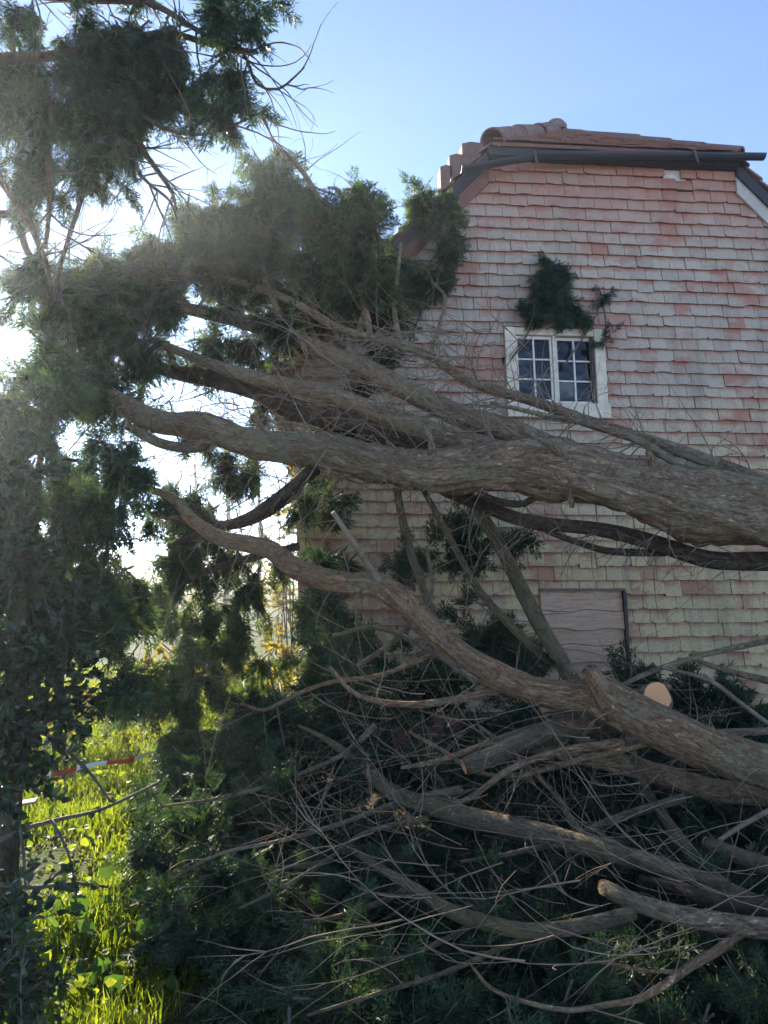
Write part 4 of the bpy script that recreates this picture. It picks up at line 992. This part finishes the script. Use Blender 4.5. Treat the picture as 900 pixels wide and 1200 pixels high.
# ---- overhanging conifer at the top corner ---------------------------------
TC = thing('conifer_tree', np.array([-3.9, 4.6, 0]), 'conifer whose dark feathery boughs hang in against the sun and sky', 'tree')
bt = Buf(); p, r = smooth_path(np.array([[-3.9, 4.6, -.1], [-3.85, 4.62, 1.5], [-3.8, 4.7, 3.2], [-3.7, 4.7, 5.2], [-3.6, 4.7, 7.5]]), np.array([.2, .17, .15, .11, .04]), .1)
tube(bt, p, r, 16, .12, 3); bt.build('trunk', M['bark'], TC)
C_l = []
for pts in ([(-180, 40, 4.8, 10), (-60, 60, 4.6, 8), (40, 70, 4.5, 6), (130, 50, 4.5, 5), (200, 40, 4.5, 4), (260, 55, 4.5, 3), (300, 62, 4.5, 2)], [(-150, -60, 4.6, 9), (0, -20, 4.4, 7), (100, 0, 4.4, 5), (180, 5, 4.4, 4), (230, 35, 4.4, 3), (275, 60, 4.4, 2.5), (302, 60, 4.4, 1.5)],
            [(-150, 200, 4.9, 9), (-20, 150, 4.7, 7), (80, 130, 4.6, 5), (150, 160, 4.6, 4), (195, 215, 4.6, 2.5), (205, 245, 4.6, 1.5)], [(-120, 330, 5.0, 8), (0, 250, 4.8, 5), (30, 290, 4.8, 4), (60, 350, 4.8, 3)],
            [(105, 130, 4.6, 4), (100, 210, 4.6, 3.2), (80, 280, 4.6, 2.8), (62, 345, 4.6, 2)], [(60, 120, 4.6, 4), (58, 210, 4.6, 3), (52, 290, 4.6, 2.5)], [(130, 100, 4.5, 3), (190, 150, 4.5, 2.5), (240, 158, 4.5, 2), (275, 145, 4.5, 1.5), (312, 128, 4.5, 1)],
            [(250, 40, 4.5, 2.5), (285, 60, 4.5, 2.2), (300, 95, 4.5, 1.8), (325, 102, 4.5, 1.6), (355, 78, 4.5, 1)], [(-10, 190, 4.7, 5), (20, 240, 4.7, 4), (50, 300, 4.7, 3.5), (65, 350, 4.7, 2)], [(140, 160, 4.6, 2), (170, 210, 4.6, 2), (200, 238, 4.6, 1.6), (208, 262, 4.6, 1)]):
    if pts[0][0] < -100:      # carry the bough back to the trunk
        z_ = P(*pts[0][:3])[2] - .25; x_ = np.interp(z_, [0, 1.5, 3.2, 5.2, 7.5], [-3.9, -3.85, -3.8, -3.7, -3.6]); y_ = np.interp(z_, [0, 1.5, 3.2], [4.6, 4.62, 4.7])
        a_, b_, d_ = project(np.array([x_, y_, z_])); pts = [(a_, b_, d_, pts[0][3] + 3)] + list(pts)
    elif pts[0][0] < 0: pass
    o, p, r = limb('branch', pts, M['bark_dark'], TC, 8, .1, 0, .05, wob=.008); C_l.append((p, r))
tw = Buf()
for i, (p, r) in enumerate(C_l): grow_twigs(tw, p, r, 14, .2, .75, .03, 5, .8, .25, 1, (.5, 0, -.7), wall=False, rmul=1.2)
tw.build('twigs', M['twig_dark'], TC, kind='stuff')
sp = Sprays(); tw = Buf()
for c in [(20, 60, 80, 60, 4.6, 50), (110, 50, 70, 50, 4.5, 46), (180, 90, 60, 40, 4.5, 40), (240, 105, 45, 32, 4.5, 24), (70, 130, 80, 50, 4.6, 46), (110, 165, 40, 30, 4.6, 22), (30, 170, 50, 40, 4.7, 22), (180, 25, 60, 24, 4.4, 24), (262, 4, 40, 10, 4.3, 14), (300, 0, 20, 8, 4.3, 5), (20, 225, 30, 24, 4.7, 8), (40, 290, 18, 30, 4.8, 6), (280, 115, 18, 14, 4.5, 6), (150, 120, 50, 34, 4.5, 24), (90, 190, 20, 16, 4.6, 7), (-90, 60, 60, 50, 4.7, 26), (-170, 10, 60, 60, 4.7, 22), (-150, 170, 60, 40, 4.9, 18), (-200, 260, 50, 40, 5.0, 14), (-90, -80, 70, 50, 4.5, 22)]:
    clump(sp, tw, *c[:5], n=int(c[5] * .72), size=.15, per=14, blen=.3, droop=.7, grav=.25, wall=False)
tw.build('crown_twigs', M['twig_dark'], TC, kind='stuff')
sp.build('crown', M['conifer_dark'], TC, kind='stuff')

# ---- dark conifer standing behind the shrub --------------------------------
TD = thing('conifer_tree', np.array([-2.05, 4.3, 0]), 'dark drooping conifer standing behind the broad-leaved shrub', 'tree')
bt = Buf(); p, r = smooth_path(np.array([[-2.05, 4.3, -.1], [-2.0, 4.28, 1.3], [-1.9, 4.25, 2.4]]), np.array([.07, .055, .012]), .1); tube(bt, p, r, 12, .1, 9); bt.build('trunk', M['bark_dark'], TD)
sp = Sprays(); tw = Buf()
for c in [(20, 490, 60, 50, 4.2, 26), (50, 590, 70, 50, 4.2, 36), (40, 690, 70, 56, 4.1, 32), (130, 700, 36, 50, 4.3, 14), (115, 590, 30, 40, 4.4, 12), (150, 780, 26, 40, 4.4, 9)]:
    clump(sp, tw, *c[:5], n=c[5], size=.15, per=16, blen=.35, droop=.6, grav=.3, wall=False)
tw.build('crown_twigs', M['twig_dark'], TD, kind='stuff'); sp.build('crown', M['conifer'], TD, kind='stuff')

# ---- broad-leaved shrub and brambles at the left ---------------------------
def leafy(name, label, cat, base, clumps, leaf, mtl, stems=8, per=26, T=LEAF, stem_m='twig_dark', group=None, spread=.5, wall=False):
    t = thing(name, base, label, cat, group); lb = Buf(); sb = Buf(); O = []; D = []; Sz = []
    base = np.asarray(base, float)
    for (cx, cy, rx, ry, d, n) in clumps:
        d = clear(cx, cy, d, ry * .006 + .1); c = P(cx, cy, d); k = d / F_PX; R = np.array([rx * k, .5 * (rx + ry) * k, ry * k])
        for _ in range(n):
            u = unit(RNG.normal(0, 1, 3)); p = c + u * R * random.random() ** .5
            dirn = unit(u + np.array([0, 0, .2]) + RNG.normal(0, .5, 3)); L = random.uniform(.15, .4) * spread * 2
            pts = wander(p - dirn * L * .5, dirn, L, 6, .12, .08); tube(sb, pts, np.linspace(.004, .0012, 6), 4, close=False)
            i = RNG.integers(0, 5, per); f = RNG.random(per)[:, None]; q = pts[i] * (1 - f) + pts[i + 1] * f
            O.append(q); D.append(dirn + RNG.normal(0, .8, (per, 3)) + np.array([0, 0, -.25])); Sz.append(leaf * RNG.uniform(.5, 1.3, per))
        for _ in range(stems // len(clumps)):
            e = c + RNG.normal(0, .3, 3) * R; m_ = .5 * (base + e) + RNG.normal(0, .1, 3) * np.linalg.norm(e - base); p, r = smooth_path(np.array([base + RNG.normal(0, .06, 3) * [1, 1, 0], m_, e]), np.array([.014, .01, .004]), .1); tube(sb, p, r, 6)
    put_leaves(lb, np.vstack(O), np.vstack(D), np.concatenate(Sz), T)
    sb.build('stem', M[stem_m], t); lb.build('foliage', M[mtl], t, smooth=False, kind='stuff'); return t
shrub = leafy('broadleaf_shrub', 'broad-leaved evergreen shrub with small glossy leaves at the shaded side', 'shrub', np.array([-1.75, 3.4, 0]),
      [(10, 560, 45, 50, 3.6, 22), (20, 650, 60, 60, 3.5, 50), (70, 740, 55, 55, 3.5, 44), (15, 770, 50, 50, 3.4, 40), (120, 800, 34, 30, 3.6, 12), (60, 825, 50, 20, 3.5, 14), (10, 850, 40, 30, 3.4, 14), (-5, 910, 36, 40, 3.3, 14), (40, 890, 30, 30, 3.4, 6)], .055, 'broad', 0)
for pts in ([(-30, 1010, 3.4, 7), (-10, 900, 3.4, 6), (15, 780, 3.45, 5), (30, 650, 3.5, 3)], [(-20, 1010, 3.4, 5), (20, 900, 3.45, 4), (70, 800, 3.5, 3), (90, 720, 3.5, 2)]):
    limb('branch', pts, M['bark_dark'], shrub, 8, .15, 0, .05, wob=.02)
bram = thing('bramble', P(-20, 1060, 3.6) * np.array([1, 1, 0]), 'straggling bramble stems with dark leaves over the sunlit grass', 'bramble')
sb = Buf(); lb = Buf(); O = []; D = []; Z = []
for pts in ([(-40, 1010, 3.6, 4), (20, 975, 3.7, 3), (70, 960, 3.8, 2.5), (120, 948, 3.9, 2), (190, 915, 4.1, 1.4)], [(-30, 940, 3.6, 4), (15, 900, 3.6, 3), (35, 840, 3.7, 2.5), (50, 780, 3.8, 2)], [(-40, 1030, 3.4, 3), (30, 1040, 3.5, 2.5), (90, 1035, 3.6, 2), (130, 1040, 3.7, 1.4)],
            [(-30, 880, 3.7, 2.5), (10, 930, 3.6, 2), (25, 980, 3.5, 2), (30, 1040, 3.4, 1.6)], [(20, 930, 3.7, 2), (70, 890, 3.8, 1.8), (100, 850, 3.9, 1.5)], [(60, 960, 3.7, 2), (80, 1000, 3.6, 1.6), (90, 1050, 3.6, 1.2)], [(-20, 820, 3.8, 3), (40, 850, 3.8, 2.5), (100, 900, 3.9, 2), (130, 940, 4.0, 1.2)]):
    p, r = branch_path(pts); tube(sb, p, r, 6)
    k = 16; i = RNG.integers(3, len(p), k); O.append(p[i]); D.append(RNG.normal(0, 1, (k, 3)) + [0, 0, -.3]); Z.append(RNG.uniform(.03, .065, k))
put_leaves(lb, np.vstack(O), np.vstack(D), np.concatenate(Z), LEAFW); sb.build('stem', M['twig_dark'], bram); lb.build('foliage', M['broad'], bram, smooth=False, kind='stuff')
leafy('evergreen_bush', 'low dark bush in the bottom corner beside the sunlit grass', 'bush', P(0, 1190, 2.9) * np.array([1, 1, 0]), [(-5, 1090, 45, 60, 3.0, 34), (10, 1160, 60, 50, 2.85, 34)], .04, 'broad', 6, 24)

# ---- background beyond the corner of the house -----------------------------
bgs = [((215, 770, 13.5), [(215, 740, 45, 60, 13.5, 46), (200, 800, 50, 40, 13.5, 30)], 'yellow-green sunlit bush seen through the drooping conifer'),
       ((262, 790, 17), [(262, 770, 36, 50, 17, 40)], 'golden bush glowing behind the hanging foliage'),
       ((325, 760, 15), [(325, 700, 26, 60, 15, 46), (330, 780, 30, 40, 15, 24)], 'bright sunlit bush close to the house corner'),
       ((345, 640, 11.5), [(343, 590, 9, 60, 11.5, 26)], 'narrow yellow-green shrub right at the house edge'),
       ((140, 860, 15), [(140, 830, 50, 40, 15, 36), (60, 840, 60, 36, 15, 36)], 'pale sunlit scrub behind the barrier tape'),
       ((330, 930, 9.5), [(330, 900, 36, 30, 9.5, 26), (345, 920, 16, 36, 9.5, 12)], 'low golden bush glowing by the foot of the house corner'),
       ((-60, 800, 19), [(-60, 760, 90, 60, 19, 50)], 'far sunlit hedge bush by the frame edge')]
for b_, cl, lab in bgs:
    leafy('background_bush', lab, 'bush', P(*b_) * np.array([1, 1, 0]), cl, min(.09, .0062 * clear(b_[0], b_[1], b_[2], .3)), 'bush', 6, 34, spread=.8, group='sunlit bushes beyond the house')
def bare_tree(px, d, top, label, seed):
    b0 = P(px, 800, d); ptop = P(px + 6, top, d)
    t = thing('bare_tree', (b0[0], b0[1], 0), label, 'tree', 'bare trees beyond the house'); buf = Buf()
    p, r = smooth_path(np.array([[b0[0], b0[1], -.1], [b0[0] + .1, b0[1], ptop[2] * .4], [b0[0] - .05, b0[1], ptop[2] * .75], ptop]), np.array([.1, .075, .045, .012]), .25); tube(buf, p, r, 8, .08, seed); buf.build('trunk', M['bark'], t)
    tw = Buf(); grow_twigs(tw, p, r, 5, .8, 3.0, -.06, 5, .9, .3, 1, rmul=2.2, wall=False); tw.build('crown', M['twig'], t, kind='stuff')
bare_tree(262, 24, 470, 'slender bare tree against the pale sky by the crown gap', 1); bare_tree(300, 28, 490, 'pale bare tree nearest the house corner', 2); bare_tree(225, 30, 480, 'bare tree half hidden behind the drooping foliage', 3)
far = Buf(); O = []; D = []; Z = []
for i in range(240):
    x = random.uniform(-60, 40); y = random.uniform(55, 70); h = random.uniform(2, 5.5); k = 70
    o = np.array([x, y, 0]) + RNG.normal(0, 1, (k, 3)) * [1.6, 1.2, h * .35] + [0, 0, h * .5]; O.append(o); D.append(RNG.normal(0, 1, (k, 3))); Z.append(RNG.uniform(.4, .8, k))
put_leaves(far, np.vstack(O), np.vstack(D), np.concatenate(Z), LEAF[[0, 1, 2, 3, 12, 13, 14, 15]]); far.build('far_hedgerow', M['bush'], None, smooth=False, kind='stuff', label='distant hedgerow across the field', category='hedgerow')

# ---- barrier tape, board, stone --------------------------------------------
bt_ = thing('barrier_tape', P(-60, 903, clear(-60, 903, 10, .2)) * np.array([1, 1, 0]), 'red and white barrier tape strung across the sunlit grass', 'tape')
def tape():
    xs = [(-60, 903), (0, 908), (60, 904), (90, 897), (125, 893), (150, 890), (185, 883), (230, 876)]
    W = np.array([P(x, y, clear(x, y, 10, .13)) for x, y in xs]); p, r = smooth_path(W, np.ones(len(W)), .06); V = []; 
    for i, c in enumerate(p):
        a = 1.2 * math.sin(i * .17) + .8 * math.sin(i * .41); c = c + [0, 0, .02 * math.sin(i * .31) + .012 * math.sin(i * .83)]; hw_ = .018; V += [c + hw_ * np.array([0, math.sin(a), math.cos(a)]), c - hw_ * np.array([0, math.sin(a), math.cos(a)])]
    seg = 3
    for s_ in range(0, len(p) - 1, seg):
        e = min(len(p) - 1, s_ + seg); vv = V[2 * s_:2 * e + 2]; n = len(vv) // 2
        o = mesh_obj('red_band' if (s_ // seg) % 2 == 0 else 'white_band', vv, [(2 * i, 2 * i + 2, 2 * i + 3, 2 * i + 1) for i in range(n - 1)], M['red'] if (s_ // seg) % 2 == 0 else M['white'], bt_)
    for x, y in (xs[0], xs[-1]):
        c = P(x, y, clear(x, y, 10, .2)); b = Buf(); tube(b, np.array([[c[0], c[1], -.1], [c[0], c[1], .4], [c[0], c[1], c[2] + .1]]), np.array([.02, .02, .018]), 8); b.build('stake', M['board'], bt_)
tape()
c = P(10, 938, clear(10, 938, 9, .14))
V = [c + np.array(o) for o in ((-.3, -.08, -.09), (.17, .0, -.02), (.15, .09, -.02), (-.32, .02, -.09), (-.3, -.08, -.075), (.17, 0, -.005), (.15, .09, -.005), (-.32, .02, -.075))]
tag(mesh_obj('board', V, [(3, 2, 1, 0), (4, 5, 6, 7), (0, 1, 5, 4), (1, 2, 6, 5), (2, 3, 7, 6), (3, 0, 4, 7)], M['board']), 'pale bleached board lying in the sunlit grass', 'board')
def stone(px, py, d, r, label):
    import bmesh
    bm = bmesh.new(); bmesh.ops.create_icosphere(bm, subdivisions=3, radius=r); c = P(px, py, d); c[2] = gz(c[0], c[1]) + r * .4
    for v in bm.verts:
        k = 1 + .3 * mnoise.noise(v.co * (2 / r) * .5 + Vector(c)); v.co = Vector((v.co.x * 1.2 * k, v.co.y * k, v.co.z * .75 * k)) + Vector(c)
    me = bpy.data.meshes.new('stone'); bm.to_mesh(me); bm.free(); me.polygons.foreach_set('use_smooth', [True] * len(me.polygons)); tag(link('stone', me, M['stone']), label, 'stone')
stone(173, 1190, 2.75, .035, 'small round brown stone on the bare soil')

# ---- weeds -----------------------------------------------------------------
def weed(px, py, label, h=.16, n=9, leaf=.12, T=LEAFW):
    d0 = FW + (px - 450) / F_PX * RT - (py - 600) / F_PX * UP; t_ = -EYE[2] / d0[2]; b0 = EYE + d0 * t_; b0[2] = gz(b0[0], b0[1])
    t = thing('weed', b0, label, 'weed', 'broad-leaved weeds'); sb = Buf(); O = []; D = []
    for _ in range(n):
        a = random.uniform(0, 6.28); dr = np.array([math.cos(a), math.sin(a), random.uniform(.6, 1.8)]); L = h * random.uniform(.5, 1.1); p = wander(b0, dr, L, 5, .05, .1); tube(sb, p, np.linspace(.003, .0015, 5), 4, close=False); O.append(p[-1]); D.append(unit(p[-1] - p[-2]) + [0, 0, -.3])
    sb.build('stem', M['weed'], t)
    for o_, d_ in zip(O, D):
        lb = Buf(); put_leaves(lb, o_[None], d_[None], leaf * RNG.uniform(.6, 1.2, 1), T, .9); lb.build('leaf', M['weed'], t, smooth=False)
for px, py, lab, h, n, lf in ((350, 1190, 'bright green weed at the foot of the brush pile', .16, 12, .08), (118, 1090, 'large-leaved weed clump at the shaded edge of the grass', .22, 22, .085), (85, 1110, 'weed tuft in the middle of the sunlit grass edge', .2, 18, .07),
        (187, 1180, 'single tiny weed on the bare soil', .08, 6, .06), (60, 1165, 'weed patch beside the low dark bush', .18, 20, .07), (130, 1130, 'leafy weed just below the large-leaved clump', .18, 14, .07), (100, 1180, 'weed patch at the bottom edge near the soil', .16, 16, .08)):
    weed(px, py, lab, h, n, lf)

# ---- grass, litter ---------------------------------------------------------
def grass():
    b = Buf(); n = 95000
    y = 2.6 + 11 * RNG.random(n) ** 1.25; x = RNG.uniform(-1, 0, n) * (1.2 + y * .62) - .15 * y * 0
    x = np.where(RNG.random(n) < .85, x, x * .6)
    keep = (x < -.75 - .06 * (y - 3) + .35 * np.sin(y * 2.1) * .5) & (x > -.66 * y - .6)
    x, y = x[keep], y[keep]; n = len(x)
    dens = np.array([mnoise.noise((a * 1.3, c * 1.3, 0)) for a, c in zip(x, y)]); keep = RNG.random(n) < (.85 + dens); x, y, dens = x[keep], y[keep], dens[keep]; n = len(x)
    zz = np.array([gz(a, c) for a, c in zip(x, y)]); h = RNG.uniform(.03, .13, n) * (1 + 1.6 * dens); a = RNG.uniform(0, 6.28, n); w_ = RNG.uniform(.002, .0045, n) * (1 + .05 * y)
    lean = RNG.uniform(.1, .7, n); la = RNG.uniform(0, 6.28, n)
    base = np.stack([x, y, zz], 1); sx = np.stack([np.cos(a), np.sin(a), 0 * a], 1) * w_[:, None]; ld = np.stack([np.cos(la), np.sin(la), 0 * la], 1)
    m = base + np.array([0, 0, 1]) * (h * .55)[:, None] + ld * (lean * h * .25)[:, None]; tip = base + np.array([0, 0, 1]) * (h * (1 - .35 * lean))[:, None] + ld * (lean * h * .9)[:, None]
    v = np.stack([base - sx, base + sx, m + sx * .8, m - sx * .8, m - sx * .8, m + sx * .8, tip + sx * .1, tip - sx * .1], 1).reshape(-1, 3)
    b.add(v, np.arange(len(v)).reshape(-1, 4), r=np.repeat(RNG.random(n), 2)); b.build('grass', M['grass'], None, smooth=False, kind='stuff', label='rough sunlit grass beside the fallen trees', category='grass')
grass()
def undergrowth():
    b = Buf(); n = 9000; y = 2.7 + 5.5 * RNG.random(n) ** 1.2; x = -RNG.random(n) * (1.3 + y * .5); k_ = (x < -.8 - .06 * (y - 3)) & (x > -.6 * y - .3); x, y = x[k_], y[k_]
    cl = np.array([mnoise.noise((a * 2.1, c * 2.1, 5)) for a, c in zip(x, y)]); k_ = RNG.random(len(x)) < .45 + cl; x, y, cl = x[k_], y[k_], cl[k_]
    o = np.stack([x, y, np.array([gz(a, c) for a, c in zip(x, y)]) + RNG.random(len(x)) * (.08 + .2 * np.clip(cl + .2, 0, 1))], 1); d = RNG.normal(0, 1, (len(x), 3)) * [1, 1, .4]
    put_leaves(b, o, d, RNG.uniform(.02, .06, len(x)), LEAFW, .8); b.build('undergrowth', M['grass'], None, smooth=False, kind='stuff', label='low leafy sunlit undergrowth among the grass', category='undergrowth')
undergrowth()
def litter():
    b = Buf(); n = 5000; x = RNG.uniform(-2.6, 3.2, n); y = RNG.uniform(2.3, 7, n); o = np.array([[a, c, gz(a, c) + random.uniform(.004, .03)] for a, c in zip(x, y)]); d = RNG.normal(0, 1, (n, 3)) * [1, 1, .25]
    put_leaves(b, o, d, RNG.uniform(.015, .06, n), LEAF, 1.5)
    for _ in range(500):
        p = np.array([random.uniform(-2.2, 3), random.uniform(2.3, 6), 0]); p[2] = gz(p[0], p[1]) + .015; L = random.uniform(.05, .4); q = wander(p, [random.uniform(-1, 1), random.uniform(-1, 1), .06], L, 5, .1, .02); tube(b, q, np.linspace(.004, .002, 5), 4, close=False)
    b.build('leaf_litter', M['litter'], None, smooth=False, kind='stuff', label='dead leaves and sticks scattered on the bare soil', category='leaf litter')
litter()

# ------------------------------------------------------------------ added haze volume, imitates the lens glare around the sun
def haze():
    x0, x1, y0, y1, z0, z1 = -950, 950, -350, 1600, -1.3, 8.6
    V = [(x, y, z) for z in (z0, z1) for y in (y0, y1) for x in (x0, x1)]
    m, t = mat('glare_haze'); pv = t.nodes.new('ShaderNodeVolumePrincipled'); pv.inputs['Color'].default_value = (.8, .9, 1, 1); pv.inputs['Density'].default_value = HAZE; pv.inputs['Anisotropy'].default_value = .7
    o = t.nodes.new('ShaderNodeOutputMaterial'); t.links.new(pv.outputs[0], o.inputs['Volume'])
    mesh_obj('haze', V, [(0, 2, 3, 1), (4, 5, 7, 6), (0, 1, 5, 4), (2, 6, 7, 3), (0, 4, 6, 2), (1, 3, 7, 5)], m, kind='stuff')
HAZE = 0.0026
haze()
